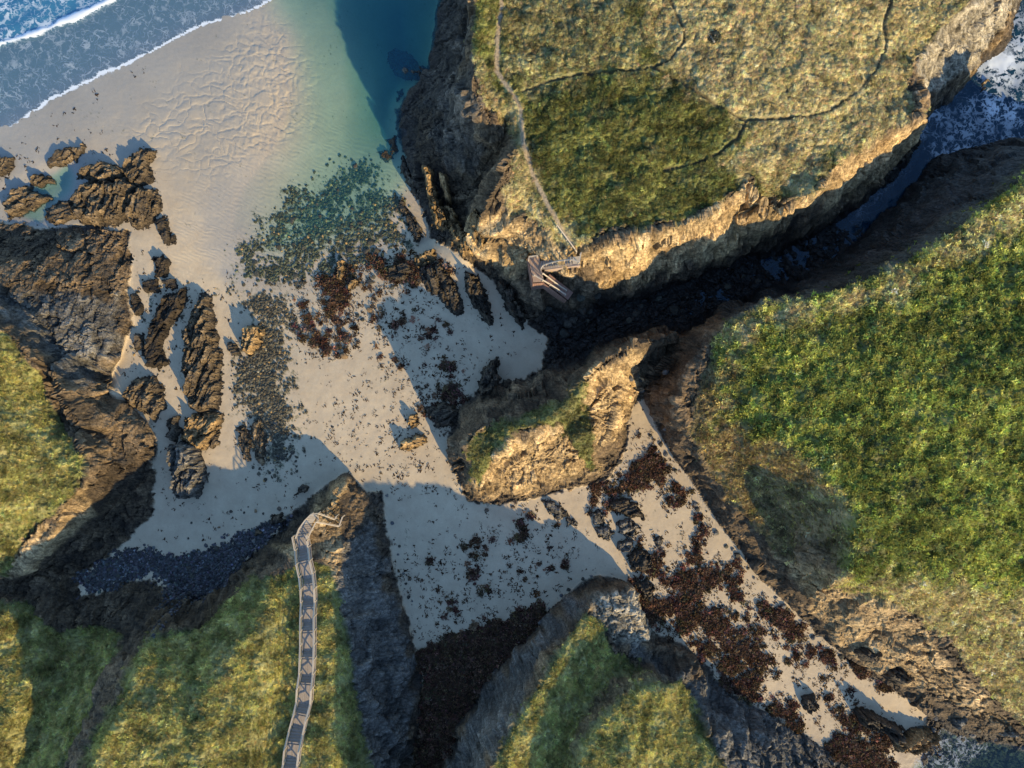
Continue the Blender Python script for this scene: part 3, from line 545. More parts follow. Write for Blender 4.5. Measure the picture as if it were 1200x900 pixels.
M_RED = wood_mat('reddish_timber', (.20, .11, .08), (.32, .19, .14)); M_DECKR = wood_mat('brown_deck_timber', (.30, .20, .14), (.44, .31, .22)); M_CONC = wood_mat('rendered_wall', (.34, .26, .21), (.42, .33, .27), .9)

# ------------------------------------------------------------------ object helpers
def mesh_from(name, V, F, mat, parent=None, attrs=None, smooth=False):
    """V (n,3) array, F (m,k) array or list of arrays"""
    me = bpy.data.meshes.new(name); V = np.asarray(V, np.float32)
    Fs = F if isinstance(F, list) else [F]
    Fs = [np.asarray(f, np.int32) for f in Fs if len(f)]
    loops = np.concatenate([f.ravel() for f in Fs]); tot = np.concatenate([np.full(len(f), f.shape[1], np.int32) for f in Fs]); st = np.concatenate([[0], np.cumsum(tot)[:-1]]).astype(np.int32)
    me.vertices.add(len(V)); me.vertices.foreach_set('co', V.ravel())
    me.loops.add(len(loops)); me.loops.foreach_set('vertex_index', loops)
    me.polygons.add(len(tot)); me.polygons.foreach_set('loop_start', st); me.polygons.foreach_set('loop_total', tot)
    me.polygons.foreach_set('use_smooth', np.full(len(tot), smooth))
    if attrs:
        for k, a in attrs.items():
            a = np.asarray(a, np.float32)
            if a.ndim == 2:
                at = me.attributes.new(k, 'FLOAT_COLOR', 'POINT'); c4 = np.ones((len(a), 4), np.float32); c4[:, :3] = a; at.data.foreach_set('color', c4.ravel())
            else:
                at = me.attributes.new(k, 'FLOAT', 'POINT'); at.data.foreach_set('value', a)
    me.update(calc_edges=True); me.validate()
    if mat: me.materials.append(mat)
    o = bpy.data.objects.new(name, me); C.objects.link(o)
    if parent: o.parent = parent
    return o
def tag(o, label=None, cat=None, group=None, kind=None):
    if label: o['label'] = label
    if cat: o['category'] = cat
    if group: o['group'] = group
    if kind: o['kind'] = kind
    return o
def empty(name, loc, rz=0):
    o = bpy.data.objects.new(name, None); C.objects.link(o); o.location = loc; o.rotation_euler = (0, 0, rz); o.empty_display_size = .2; return o

# ------------------------------------------------------------------ the land, cut into its landforms
MASS = {'north': [(560,60),(620,60),(700,180),(850,150),(1000,60)], 'east': [(880,420),(1000,480),(1150,600),(1060,740),(1180,330)],
        'knoll': [(560,520),(640,500),(720,440),(775,410)], 'south': [(700,710),(650,800),(760,830),(880,870)], 'ridge': [(390,580),(375,660),(330,780),(200,830),(150,900)], 'west': [(30,450),(100,400),(120,560),(60,620),(40,330)], 'south_west': [(0,760),(0,860)]}
fc = lambda A: .25 * (A[:-1, :-1] + A[1:, :-1] + A[:-1, 1:] + A[1:, 1:])
fu_, fv_ = fc(GU), fc(GV)
best = np.full(fu_.shape, 1e9); own = np.zeros(fu_.shape, int); names = list(MASS)
for i, k in enumerate(names):
    P = np.array(MASS[k], float); d = np.full(fu_.shape, 1e18)
    for a, b in zip(P[:-1], P[1:]):
        e = b - a; t = np.clip(((fu_ - a[0]) * e[0] + (fv_ - a[1]) * e[1]) / (e @ e), 0, 1); d = np.minimum(d, (fu_ - a[0] - t * e[0]) ** 2 + (fv_ - a[1] - t * e[1]) ** 2)
    m = d < best; best[m] = d[m]; own[m] = i
fs, fg, fp = fc(T['sand']), fc(T['grass']), fc(np.maximum(T['pth'], T['pthn'])) 
cls = np.where(fs > .5, 0, np.where(fp > .5, 1, np.where(fg > .5, 2, 3)))
IDX = np.arange(NR * NC).reshape(NR, NC)
quads = np.stack([IDX[:-1, :-1], IDX[1:, :-1], IDX[1:, 1:], IDX[:-1, 1:]], -1)
PX = np.stack([T['X'], T['Y'], T['Z']], -1).reshape(-1, 3); COL = T['col'].reshape(-1, 3); WET = T['wet'].ravel()
def cut(name, sel, mat, kind='structure', label=None):
    q = quads[sel]
    if len(q) < 4: return
    ids, inv = np.unique(q, return_inverse=True)
    o = mesh_from(name, PX[ids], inv.reshape(q.shape), mat, attrs={'col': COL[ids], 'wet': WET[ids]})
    o['kind'] = kind
    if label: o['label'] = label
    return o
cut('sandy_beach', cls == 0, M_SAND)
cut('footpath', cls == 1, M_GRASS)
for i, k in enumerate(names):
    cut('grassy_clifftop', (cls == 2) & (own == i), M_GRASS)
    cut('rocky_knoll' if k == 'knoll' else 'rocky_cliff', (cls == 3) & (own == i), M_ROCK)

# ------------------------------------------------------------------ the sea
au2 = axis(-12, 1212, 2.1, 9000); av2 = axis(-12, 912, 2.1, 9000); WU, WV = np.meshgrid(au2, av2)
fi, fj = gidx(WU.ravel(), WV.ravel()); gzz = tsamp(T['Z'], fi, fj).reshape(WU.shape); gh0 = tsamp(T['H0'], fi, fj).reshape(WU.shape)
wx = (WU - 600) * S; wy = -(WV - 450) * S
L1 = [(-60,172),(0,153),(65,116),(120,87),(175,62),(235,32),(300,5),(340,-20)]; L2 = [(-60,72),(0,52),(45,38),(90,20),(135,-2),(180,-30)]
wn = fbm(wx / 3, wy / 3, 3, 200)
wl = fbm(wx / 9, wy / 9, 3, 205) * 9 + fbm(wx / 1.6, wy / 1.6, 3, 206) * 3
d1 = np.abs(sdpoly(L1 + [(340,-900),(-900,-900),(-900,200)], WU, WV, 900) + wl); d2 = dline(L2, WU, WV, 300) + wn * 5
surf = sstep(-3, 3, sdpoly(L1 + [(340,-900),(-900,-900),(-900,200)], WU, WV, 900) + wl)
surf2 = sstep(-3, 3, sdpoly(L2 + [(180,-900),(-900,-900),(-900,90)], WU, WV, 900) + wn * 5)
east = sstep(600, 700, WU); ne = east * (WV < 450); se = east * (WV > 600)
lag = np.clip(1 - surf - east, 0, 1)
depth = np.clip(-gh0, 0, 6)
foam = surf * (.25 + .2 * wn) + surf2 * (.22 + .3 * wn)
foam = np.maximum(foam, 1.45 * sstep(3.2, .3, d1)); foam = np.maximum(foam, 1.6 * sstep(4.5, 1.0, d2))
wn2 = fbm(wx / 6, wy / 6, 4, 210)
nef = sstep(-20, 12, sdpoly([(1060,180),(1075,120),(1110,90),(1150,60),(1170,0),(1300,-100),(1400,100),(1200,180),(1110,200)], WU, WV, 60) + wn2 * 50)
ne2 = sstep(-10, 15, sdpoly([(1110,80),(1160,50),(1195,20),(1300,0),(1300,150),(1180,150),(1140,120)], WU, WV, 60) + wn2 * 45)
foam = np.maximum(foam, ne * (nef * .40 + ne2 * .26) * (1 + wn2 * 1.5))
foam = np.maximum(foam, ne * .22 * sstep(-8, 8, sdpoly([(1020,200),(1060,180),(1070,195),(1040,230),(1005,275),(990,260)], WU, WV, 60) + wn * 10))
sef = sstep(-6, 10, sdpoly([(1085,850),(1100,845),(1120,858),(1150,850),(1160,880),(1130,900),(1120,1000),(1070,930),(1042,900),(1045,880),(1065,890)], WU, WV, 60) + wn * 14)
foam = np.maximum(foam, se * (sef * .30 + .06)); foam = np.maximum(foam, se * 1.3 * sstep(2.2, .6, dline([(1042,868),(1040,885),(1036,910)], WU, WV, 30) + wn * 3))
body = (surf - surf2)[..., None] * np.array([.09, .17, .27]) + surf2[..., None] * np.array([.04, .17, .32]) + lag[..., None] * np.array([.012, .10, .15]) + (1 - np.clip(surf + lag, 0, 1))[..., None] * np.array([.006, .032, .060])
bfac = surf * .62 + surf2 * .2 + lag * ((1 - np.exp(-depth * .5)) * .75 + .12 * sstep(.05, .3, depth)) + ne * .9 + se * (1 - np.exp(-depth * .8)) * .55
bfac = np.clip(bfac, 0, .95)
greenish = sstep(.0, .7, depth)[..., None]
tint = np.exp(-depth[..., None] * (np.array([.80, .20, .24]) + se[..., None] * np.array([.6, .9, 1.0]))) * lerp(1, np.array([.86, 1.0, .97]), sstep(0, .15, depth)[..., None])
wz = .03 * surf * fbm(wx / 1.2, wy / 1.2, 3, 220) + surf2 * .2 * fbm(wx / 3, wy / 2, 3, 221) + ne * (.35 * fbm(wx / 3, wy / 3, 4, 222)) + se * .1 * fbm(wx / 2, wy / 2, 3, 223) + .25 * sstep(6, 0, d2) * (WV < 120)
keep = (fc(gh0) < .75)
fh = (gh0[:-1, :-1] < .75) | (gh0[1:, 1:] < .75)
ii = np.arange(WU.size).reshape(WU.shape); q = np.stack([ii[:-1, :-1], ii[1:, :-1], ii[1:, 1:], ii[:-1, 1:]], -1)[fh]
ids, inv = np.unique(q, return_inverse=True)
def water_mat():
    m, n, p, o = newmat('sea_water'); n.nodes.remove(p)
    geo = nd(n, "ShaderNodeNewGeometry"); pos = geo.outputs['Position']
    A = {k: nd(n, "ShaderNodeAttribute", attribute_name=k) for k in ('body', 'tint', 'bfac', 'foam')}
    tr = nd(n, "ShaderNodeBsdfTransparent"); n.links.new(A['tint'].outputs['Color'], tr.inputs[0])
    df = nd(n, "ShaderNodeBsdfDiffuse"); n.links.new(A['body'].outputs['Color'], df.inputs[0])
    m1 = nd(n, "ShaderNodeMixShader"); n.links.new(A['bfac'].outputs['Fac'], m1.inputs[0]); n.links.new(tr.outputs[0], m1.inputs[1]); n.links.new(df.outputs[0], m1.inputs[2])
    gl = nd(n, "ShaderNodeBsdfGlossy"); gl.inputs['Roughness'].default_value = .12
    bp = nd(n, "ShaderNodeBump"); bp.inputs['Strength'].default_value = .5; bp.inputs['Distance'].default_value = .06; n.links.new(noise(n, pos, 2.2, 6, .6, .4), bp.inputs['Height'])
    for k in (gl, df): n.links.new(bp.outputs[0], k.inputs['Normal'])
    m2 = nd(n, "ShaderNodeMixShader"); m2.inputs[0].default_value = .03; n.links.new(m1.outputs[0], m2.inputs[1]); n.links.new(gl.outputs[0], m2.inputs[2])
    # foam: torn net of lines
    nz = nd(n, "ShaderNodeTexNoise"); nz.inputs['Scale'].default_value = .9; nz.inputs['Detail'].default_value = 5; n.links.new(pos, nz.inputs['Vector'])
    vm = nd(n, "ShaderNodeVectorMath", operation='MULTIPLY_ADD'); n.links.new(nz.outputs['Color'], vm.inputs[0]); vm.inputs[1].default_value = (.9, .9, .9); n.links.new(pos, vm.inputs[2])
    vo = nd(n, "ShaderNodeTexVoronoi", feature='DISTANCE_TO_EDGE'); vo.inputs['Scale'].default_value = .95; n.links.new(vm.outputs[0], vo.inputs['Vector'])
    vo2 = nd(n, "ShaderNodeTexVoronoi", feature='DISTANCE_TO_EDGE'); vo2.inputs['Scale'].default_value = 2.6; n.links.new(vm.outputs[0], vo2.inputs['Vector'])
    def thread(sc, ds, dt):
        q = nd(n, "ShaderNodeTexNoise"); q.inputs['Scale'].default_value = sc; q.inputs['Detail'].default_value = dt; q.inputs['Distortion'].default_value = ds; n.links.new(vm.outputs[0], q.inputs['Vector'])
        return mathn(n, 'ABSOLUTE', mathn(n, 'SUBTRACT', q.outputs['Fac'], .5))
    e = mathn(n, 'MINIMUM', mathn(n, 'MULTIPLY', thread(.75, .5, 2), 1.5), mathn(n, 'ADD', mathn(n, 'MULTIPLY', thread(1.5, .4, 2), 1.5), .02))
    rag = noise(n, pos, .8, 5, .6)
    f = A['foam'].outputs['Fac']
    lvl = mathn(n, 'SUBTRACT', mathn(n, 'MULTIPLY', f, mathn(n, 'MULTIPLY', ramp01(n, rag, .3, .7), .30)), e)
    mask = mathn(n, 'MULTIPLY', ramp01(n, lvl, -.03, .07), mathn(n, 'MULTIPLY_ADD', f, 1.0, .02, True))
    solid = ramp01(n, mathn(n, 'ADD', f, mathn(n, 'MULTIPLY', rag, .6)), 1.1, 1.35)
    mask = mathn(n, 'MAXIMUM', mask, solid); mask = mathn(n, 'MULTIPLY', mask, ramp01(n, f, .03, .2))
    fo = nd(n, "ShaderNodeBsdfDiffuse"); fo.inputs[0].default_value = (.66, .74, .82, 1)
    m3 = nd(n, "ShaderNodeMixShader"); n.links.new(mathn(n, 'MULTIPLY', mask, .85), m3.inputs[0]); n.links.new(m2.outputs[0], m3.inputs[1]); n.links.new(fo.outputs[0], m3.inputs[2]); n.links.new(m3.outputs[0], o.inputs[0])
    return m
r_ = lambda A: A.reshape(-1, A.shape[-1]) if A.ndim == 3 else A.ravel()
sea = mesh_from('sea', np.stack([wx, wy, wz], -1).reshape(-1, 3)[ids], inv.reshape(q.shape), water_mat(), attrs={'body': r_(body)[ids], 'tint': r_(tint)[ids], 'bfac': r_(bfac)[ids], 'foam': r_(foam)[ids]}, smooth=True)
sea['kind'] = 'structure'
# ------------------------------------------------------------------ rock outcrops standing on the beach, each from its surveyed outline
rng = np.random.default_rng(11)
def rock_cols(x, y, h, style, seed):
    f1 = fbm(x / 1.2, y / 1.2, 4, seed)[..., None]; f2 = fbm(x / .3, y / .3, 2, seed + 1)[..., None]
    c = lambda *v: np.array(v, np.float32)
    A, Bc = {'brown': ((.07, .056, .040), (.22, .16, .09)), 'ochre': ((.20, .13, .06), (.42, .29, .14)), 'weedy': ((.022, .018, .014), (.06, .045, .028)),
             'grey': ((.09, .085, .075), (.20, .185, .155)), 'dark': ((.045, .038, .03), (.11, .088, .06))}[style]
    col = lerp(c(*A), c(*Bc), np.clip(.5 + f1 * 1.1, 0, 1)) * (1 + .35 * f2)
    return np.clip(col, .01, .8)
def outcrop(name, pts, hgt, style, label, cat='rock', group=None, ang=60, prof=.55, weed_foot=True, step=.13, seed=0, parent=None):
    P = np.array([gp(a, b, 1.0 + hgt * .4) for a, b in pts]); cx, cy = P.mean(0)
    st = step / S; gu = np.arange(P[:, 0].min() - 6, P[:, 0].max() + 6, st); gv = np.arange(P[:, 1].min() - 6, P[:, 1].max() + 6, st); U, V = np.meshgrid(gu, gv)
    x = (U - 600) * S; y = -(V - 450) * S
    wv = fbm(x / 1.1, y / 1.1, 4, seed + 7, .75)
    sd = (sdpoly(P, U, V, 40) + wv * 8.0 + 1.0) * S
    inner = max(sd.max(), .3)
    th = radians(ang); al = x * math.cos(th) + y * math.sin(th); ac = -x * math.sin(th) + y * math.cos(th)
    wr = fbm(x / 2.5, y / 2.5, 3, seed + 9) * .8
    t = ac / .75 + wr; tf = t - np.floor(t); hh = (_hash(np.floor(t).astype(np.int64), np.zeros(t.shape, np.int64), seed) & 255) / 255.
    t2 = ac / .26 + wr * 2.4; tf2 = t2 - np.floor(t2)
    wa = fbm(x / 1.1, y / 1.1, 3, seed + 40) * .4; wb = fbm(x / 1.1, y / 1.1, 3, seed + 41) * .4
    A_, ea = facets(al / 3.6 + wa, ac / 1.0 + wb, seed + 3, .9); B_, eb = facets(al / 1.7 + wa, ac / .5 + wb, seed + 5, .8); C_, ec = facets(al / .42 + wb, ac / .26 + wa, seed + 8, .6)
    f1 = 0 * ea; f2 = ea; k = sstep(0, 1, np.clip(sd / (inner * prof * .55 + .10), 0, 1))
    big = fbm(x / 2.2, y / 2.2, 3, seed + 20); ms = min(hgt, 1.5)
    h = hgt * k * (.78 + .35 * big + .35 * A_) + k * ms * (hh * .30 * (1 - sstep(.75, 1, tf)) + tf * .12 + tf2 * .07 + B_ * .28 + C_ * .09 - .30 * np.exp(-ea * 10) - .12 * np.exp(-eb * 8)) + .05 * fbm(x / .3, y / .3, 2, seed + 30)
    gb = tsamp(T['Z'], *gidx(U.ravel(), V.ravel())).reshape(U.shape)
    z = np.where(sd > 0, gb + np.maximum(h, .03), gb - .35 * np.clip(-sd / .25, 0, 1) - .02)
    inside = sd > -.28
    fsel = inside[:-1, :-1] & inside[1:, 1:] & inside[1:, :-1] & inside[:-1, 1:]
    if fsel.sum() < 4: return None
    ii = np.arange(U.size).reshape(U.shape); q = np.stack([ii[:-1, :-1], ii[1:, :-1], ii[1:, 1:], ii[:-1, 1:]], -1)[fsel]
    col = rock_cols(x, y, h, style, seed)
    crk = np.maximum(np.exp(-ea * 9), .6 * np.exp(-eb * 7))[..., None]; col = col * (1 - .55 * crk) * np.exp(.5 * B_ + .5 * A_)[..., None] * (.85 + .3 * tf2[..., None])
    if weed_foot: col = lerp(np.array([.035, .028, .02], np.float32), col, sstep(.05, .45, h + wv * .3)[..., None])
    ids, inv = np.unique(q, return_inverse=True)
    ox, oy = (cx - 600) * S, -(cy - 450) * S; oz = gz(ox, oy)
    Vv = np.stack([x - ox, y - oy, z - oz], -1).reshape(-1, 3)[ids]
    o = mesh_from(name, Vv, inv.reshape(q.shape), M_ROCK, attrs={'col': col.reshape(-1, 3)[ids], 'wet': np.full(len(ids), .2)}, parent=parent)
    o.location = (ox, oy, oz); tag(o, label, cat, group); return o
OUT = [
 ([(50,192),(52,184),(62,174),(76,170),(80,180),(66,190)], .9, 'brown', 'small brown rock lying alone in wet sand north of the large seaside outcrop', 40),
 ([(82,172),(92,167),(93,176),(84,183)], .7, 'brown', 'smallest brown rock beside the lone rock in the wet sand', 80),
 ([(85,204),(95,193),(118,187),(136,195),(136,206),(118,212),(105,210)], 1.5, 'brown', 'rounded brown slab at the northern head of the large seaside outcrop', 30),
 ([(138,196),(150,178),(162,172),(177,176),(170,192),(175,206),(160,216),(142,206)], 1.5, 'brown', 'split brown rock at the pointed seaward end of the outcrop', 40),
 ([(78,226),(95,212),(118,212),(140,207),(152,218),(144,235),(142,256),(112,262),(92,258),(80,246)], 2.0, 'brown', 'broad layered brown rock in the middle of the large seaside outcrop', 65),
 ([(147,230),(160,218),(178,222),(183,240),(170,262),(155,265),(143,250)], 1.7, 'brown', 'blocky brown rock at the sandy right end of the seaside outcrop', 75),
 ([(47,256),(47,244),(62,235),(77,232),(80,252),(70,258)], 1.0, 'brown', 'low jagged brown rock between the teal pool and the layered outcrop', 20),
 ([(0,235),(10,220),(22,216),(33,222),(50,229),(30,243),(3,252)], 1.3, 'brown', 'tan slab rock at the left edge on the far side of the teal pool', 20),
 ([(28,213),(33,203),(48,202),(54,210),(38,217)], .9, 'brown', 'small brown rock standing at the top of the teal pool', 30),
 ([(-10,182),(7,181),(9,192),(0,204),(-10,204)], .8, 'brown', 'brown rock cut by the left edge of the wet sand', 60),
 ([(178,256),(189,252),(197,272),(204,283),(190,284),(182,270)], .6, 'weedy', 'black weedy rock on pale sand right of the seaside outcrop', 60),
 ([(176,300),(188,297),(196,306),(192,322),(181,324)], .7, 'weedy', 'black weed covered rock at the top of the row above the long outcrop', 50),
 ([(163,330),(183,327),(184,341),(168,343)], .5, 'weedy', 'low black weedy rock near the rippled sand by the layered cliff foot', 10),
 ([(189,328),(201,326),(204,336),(192,339)], .6, 'dark', 'dark little rock just above the tip of the black weedy ridge', 30),
 ([(190,348),(214,337),(216,352),(206,372),(194,386),(188,408),(196,425),(184,432),(170,430),(166,412),(172,390),(180,365)], 1.0, 'weedy', 'long ridge of black weed covered rock beside the brown outcrop', 62),
 ([(150,344),(160,343),(165,365),(157,372)], .7, 'weedy', 'narrow black rock against the right edge of the layered cliff foot', 70),
 ([(156,391),(165,391),(166,408),(158,412)], .7, 'dark', 'dark pointed rock between layered cliff foot and weedy ridge', 70),
 ([(232,342),(243,345),(248,375),(257,420),(258,455),(255,480),(236,488),(222,478),(214,460),(212,440),(213,410),(210,388),(218,375),(225,355)], 2.1, 'brown', 'long narrow brown outcrop tapering north across the sand', 68),
 ([(218,490),(240,482),(256,484),(262,492),(250,512),(240,530),(222,522),(212,514)], 1.2, 'ochre', 'golden brown broken rock at the southern foot of the long outcrop', 40),
 ([(281,384),(300,378),(308,386),(305,400),(291,417),(280,408)], 1.5, 'ochre', 'orange block of rock standing among the dark stones', 70),
 ([(266,403),(276,405),(280,415),(270,418)], .5, 'dark', 'small dark rock immediately lower left of the orange block', 30),
 ([(195,522),(210,518),(230,522),(235,540),(240,562),(232,580),(218,587),(205,575),(200,555)], 2.6, 'grey', 'large oval grey boulder in the shaded cove below the long outcrop', 80),
 ([(145,462),(160,443),(182,440),(190,455),(192,478),(180,492),(165,482),(150,474)], 1.1, 'brown', 'cracked brown rock ledge left of the small white sand patch', 50),
 ([(196,492),(208,488),(211,505),(206,522),(197,512)], 1.0, 'dark', 'dark wedge of rock between the ledge and golden broken rock', 60),
 ([(278,503),(288,497),(294,512),(292,538),(284,530)], .5, 'brown', 'thin brown rib of rock half buried in sand, left of its pair', 78),
 ([(295,495),(304,492),(312,512),(309,545),(302,540)], .6, 'brown', 'thin brown rib of rock half buried in sand, right of its pair', 78),
 ([(246,508),(256,505),(256,520),(248,527)], .4, 'brown', 'flat tan scrap of rock right of the golden broken rock', 60),
 ([(393,306),(398,302),(402,312),(400,328),(394,326)], .9, 'ochre', 'upright ochre stone at the edge of the cliff shadow', 80),
 ([(404,328),(414,326),(418,334),(408,340)], .7, 'ochre', 'rounded tan stone just under the upright ochre stone', 20),
 ([(497,200),(503,197),(510,212),(516,240),(526,262),(512,266),(504,238)], 2.6, 'ochre', 'tall orange fin of rock rising from the foot of the dark cliff', 105),
 ([(518,212),(524,212),(530,238),(526,246),(519,232)], 2.2, 'ochre', 'shorter orange fin of rock right of the tallest orange fin', 100),
 ([(506,246),(524,244),(536,250),(534,262),(522,272),(506,262)], 1.8, 'ochre', 'orange rock mass below the two fins', 100),
 ([(526,265),(540,262),(550,280),(558,300),(545,302),(534,290)], 1.7, 'ochre', 'jagged orange rock between the fins and the cliff corner', 110),
 ([(552,262),(562,260),(570,280),(568,300),(556,292)], 2.2, 'ochre', 'orange ribbed rock at the mouth of the dark gully', 105),
 ([(470,180),(478,196),(492,225),(488,232),(478,215),(468,195)], .7, 'dark', 'dark narrow rock along the shaded edge of the lagoon', 115),
 ([(468,228),(482,250),(496,276),(488,282),(476,262),(466,240)], .8, 'dark', 'dark weedy rib of rock on the green shallows', 115),
 ([(487,300),(508,292),(512,304),(494,313),(484,311)], 1.2, 'ochre', 'ochre rock at the upper left border of the shaded sand', 20),
 ([(452,312),(478,306),(484,318),(470,330),(455,328)], .8, 'dark', 'dark rock at the top border of the shaded sand', 20),
 ([(492,316),(515,308),(528,322),(540,345),(543,366),(535,372),(516,350),(500,340)], 1.4, 'dark', 'broad dark rock jutting down into the shaded sand', 110),
 ([(546,318),(560,325),(572,352),(577,381),(570,378),(556,358),(546,340)], 1.6, 'dark', 'long dark rock tongue pointing down the shaded sand', 112),
 ([(578,318),(598,332),(606,350),(618,372),(612,384),(600,372),(586,345)], 1.6, 'dark', 'dark rock buttress under the timber landing', 112),
 ([(562,448),(566,432),(582,420),(584,438),(583,452),(566,464),(558,460)], 2.0, 'dark', 'upright dark triangular rock on shaded sand by the central knoll', 70),
 ([(478,488),(488,486),(493,498),(482,501)], .9, 'ochre', 'small orange rock catching the sun at the shadow edge', 30),
 ([(468,517),(480,512),(497,508),(500,518),(482,527),(472,526)], .8, 'ochre', 'low orange rock with weed just below the sunlit one', 15),
 ([(500,480),(520,470),(540,480),(530,500),(508,500)], .9, 'dark', 'dark weedy rock at the shaded foot of the knoll', 20),
 ([(636,588),(645,585),(660,597),(665,604),(655,608),(645,600)], .6, 'grey', 'low grey brown rock on sand, first of the short row', 145),
 ([(664,608),(672,609),(674,615),(665,616)], .4, 'grey', 'little grey rock on sand, last of the short row', 140),
 ([(693,600),(702,596),(710,603),(708,616),(698,612)], .7, 'grey', 'grey rock at the upper left of the cluster by the shadow', 120),
 ([(712,588),(730,583),(745,590),(756,608),(740,604),(722,602)], .8, 'dark', 'weedy dark rock on top of the cluster by the shadow', 20),
 ([(698,618),(712,614),(720,624),(712,634),(702,628)], .7, 'grey', 'grey rock in the left side of the cluster by the shadow', 120),
 ([(722,612),(738,608),(748,618),(742,628),(726,624)], .8, 'grey', 'broad grey rock in the middle of the cluster by the shadow', 30),
 ([(723,634),(734,630),(742,637),(738,645),(726,645)], .9, 'grey', 'rounded grey boulder below the broad grey rock', 30),
 ([(735,650),(745,641),(758,646),(764,660),(757,670),(742,667)], .9, 'dark', 'dark weedy boulder at the bottom of the cluster by the shadow', 60),
 ([(746,682),(758,678),(766,690),(762,702),(752,700)], .8, 'dark', 'dark boulder wrapped in brown wrack near the headland tip', 60),
 ([(765,628),(772,626),(778,634),(770,640)], .3, 'grey', 'flat grey stone between cluster and brown wrack', 60),
 ([(940,817),(952,816),(958,830),(950,838),(944,828)], 1.0, 'dark', 'dark pointed rock with shadow on the lower beach', 120),
 ([(990,755),(1000,748),(1012,752),(1016,764),(1004,770),(994,766)], 1.1, 'dark', 'dark rock in wrack at the foot of the eastern slope', 140),
 ([(1028,778),(1040,772),(1050,784),(1046,796),(1032,792)], 1.3, 'dark', 'dark rock right of the wrack at the end of the beach', 140),
 ([(1006,836),(1024,838),(1048,850),(1062,858),(1056,872),(1034,862),(1014,852)], 2.2, 'dark', 'long dark rock casting shadow over the end of the beach', 150),
 ([(1050,872),(1070,862),(1085,858),(1100,862),(1107,868),(1095,880),(1070,886),(1055,884)], 1.6, 'ochre', 'golden rock standing at the surf edge of the lower beach', 15),
 ([(1070,818),(1080,818),(1082,826),(1072,828)], .7, 'dark', 'small dark rock at the sand corner beside the wet stones', 20),
 ([(1112,838),(1120,832),(1124,842),(1116,850)], .8, 'grey', 'wet grey rock in the stony shallows off the beach', 60),
 ([(1160,850),(1172,846),(1176,853),(1164,857)], .8, 'grey', 'pale wet rock where the stony shallows meet the sea', 20),
 ([(1158,104),(1162,88),(1170,84),(1180,94),(1172,104),(1164,112)], 1.8, 'brown', 'brown sea rock ringed with surf off the northern headland', 40),
 ([(1145,122),(1155,114),(1168,122),(1172,130),(1158,130)], 1.0, 'brown', 'low brown sea rock awash below the surf ringed one', 160),
 ([(1174,116),(1181,112),(1184,120),(1178,122)], .8, 'brown', 'smallest sea rock awash in white foam', 60),
 ([(447,52),(462,45),(478,52),(490,66),(502,78),(496,84),(472,84),(457,72)], 1.0, 'dark', 'broad dark rock under the shaded blue water', 140),
 ([(462,98),(468,97),(470,106),(463,110)], .5, 'weedy', 'small dark rock sunk in the shaded water', 40),
 ([(443,174),(452,170),(456,182),(448,188)], .5, 'weedy', 'dark sunken rock at the edge of the cliff shadow', 80),
 ([(452,160),(460,158),(464,172),(457,178)], .5, 'weedy', 'dark sunken rock just inside the cliff shadow', 80),
 ([(350,572),(362,570),(360,576),(346,580)], .5, 'dark', 'dark flat rock in the shaded cove near the stair foot', 10),
 ([(320,604),(333,600),(331,610),(322,612)], .8, 'dark', 'dark boulder in shaded sand beside the stair headland', 10),
 ([(300,620),(306,618),(308,624),(301,626)], .5, 'brown', 'round reddish boulder above the cobbles of the cove', 10),
]
for i, (p, h, st_, lab, ang) in enumerate(OUT):
    sunk = i in (66, 67, 68, 69)
    if h > .65 and i < 8 or i == 17:
        c0 = np.mean(p, 0); p = [tuple(c0 + (np.array(q) - c0) * (1.1 if i < 8 else 1.0)) for q in p]; h = h * .72
    outcrop('rock', p, h, st_, lab, ang=ang, seed=300 + i * 13)

# ------------------------------------------------------------------ loose boulders: shared meshes, each its own object
def ico(sub):
    t = (1 + 5 ** .5) / 2
    v = [(-1,t,0),(1,t,0),(-1,-t,0),(1,-t,0),(0,-1,t),(0,1,t),(0,-1,-t),(0,1,-t),(t,0,-1),(t,0,1),(-t,0,-1),(-t,0,1)]
    f = [(0,11,5),(0,5,1),(0,1,7),(0,7,10),(0,10,11),(1,5,9),(5,11,4),(11,10,2),(10,7,6),(7,1,8),(3,9,4),(3,4,2),(3,2,6),(3,6,8),(3,8,9),(4,9,5),(2,4,11),(6,2,10),(8,6,7),(9,8,1)]
    v = [np.array(a) / np.linalg.norm(a) for a in v]
    for _ in range(sub):
        c = {}; nf = []
        def mid(a, b):
            k = (min(a, b), max(a, b))
            if k not in c: m = v[a] + v[b]; v.append(m / np.linalg.norm(m)); c[k] = len(v) - 1
            return c[k]
        for a, b, d in f:
            x, y, z = mid(a, b), mid(b, d), mid(d, a); nf += [(a, x, z), (b, y, x), (d, z, y), (x, y, z)]
        f = nf
    return np.array(v), np.array(f)
def stone_shape(sub, seed):
    r = np.random.default_rng(seed); v, f = ico(sub)
    s = np.ones(len(v))
    for _ in range(9):
        n = r.normal(size=3); n /= np.linalg.norm(n); d = r.uniform(.62, .9); pr = v @ n
        s = np.where(pr * s > d, d / np.maximum(pr, 1e-3), s)
    v = v * s[:, None] * np.array([1, r.uniform(.65, .95), r.uniform(.5, .75)])
    v += .03 * r.normal(size=v.shape)
    return v, f
def stone_mesh(name, sub, seed, mat, col):
    v, f = stone_shape(sub, seed)
    nzv = np.random.default_rng(seed + 1).uniform(.8, 1.2, len(v))[:, None]
    o = mesh_from(name, v, f, mat, attrs={'col': np.array(col)[None] * nzv, 'wet': np.full(len(v), .2)})
    return o
BM = {}
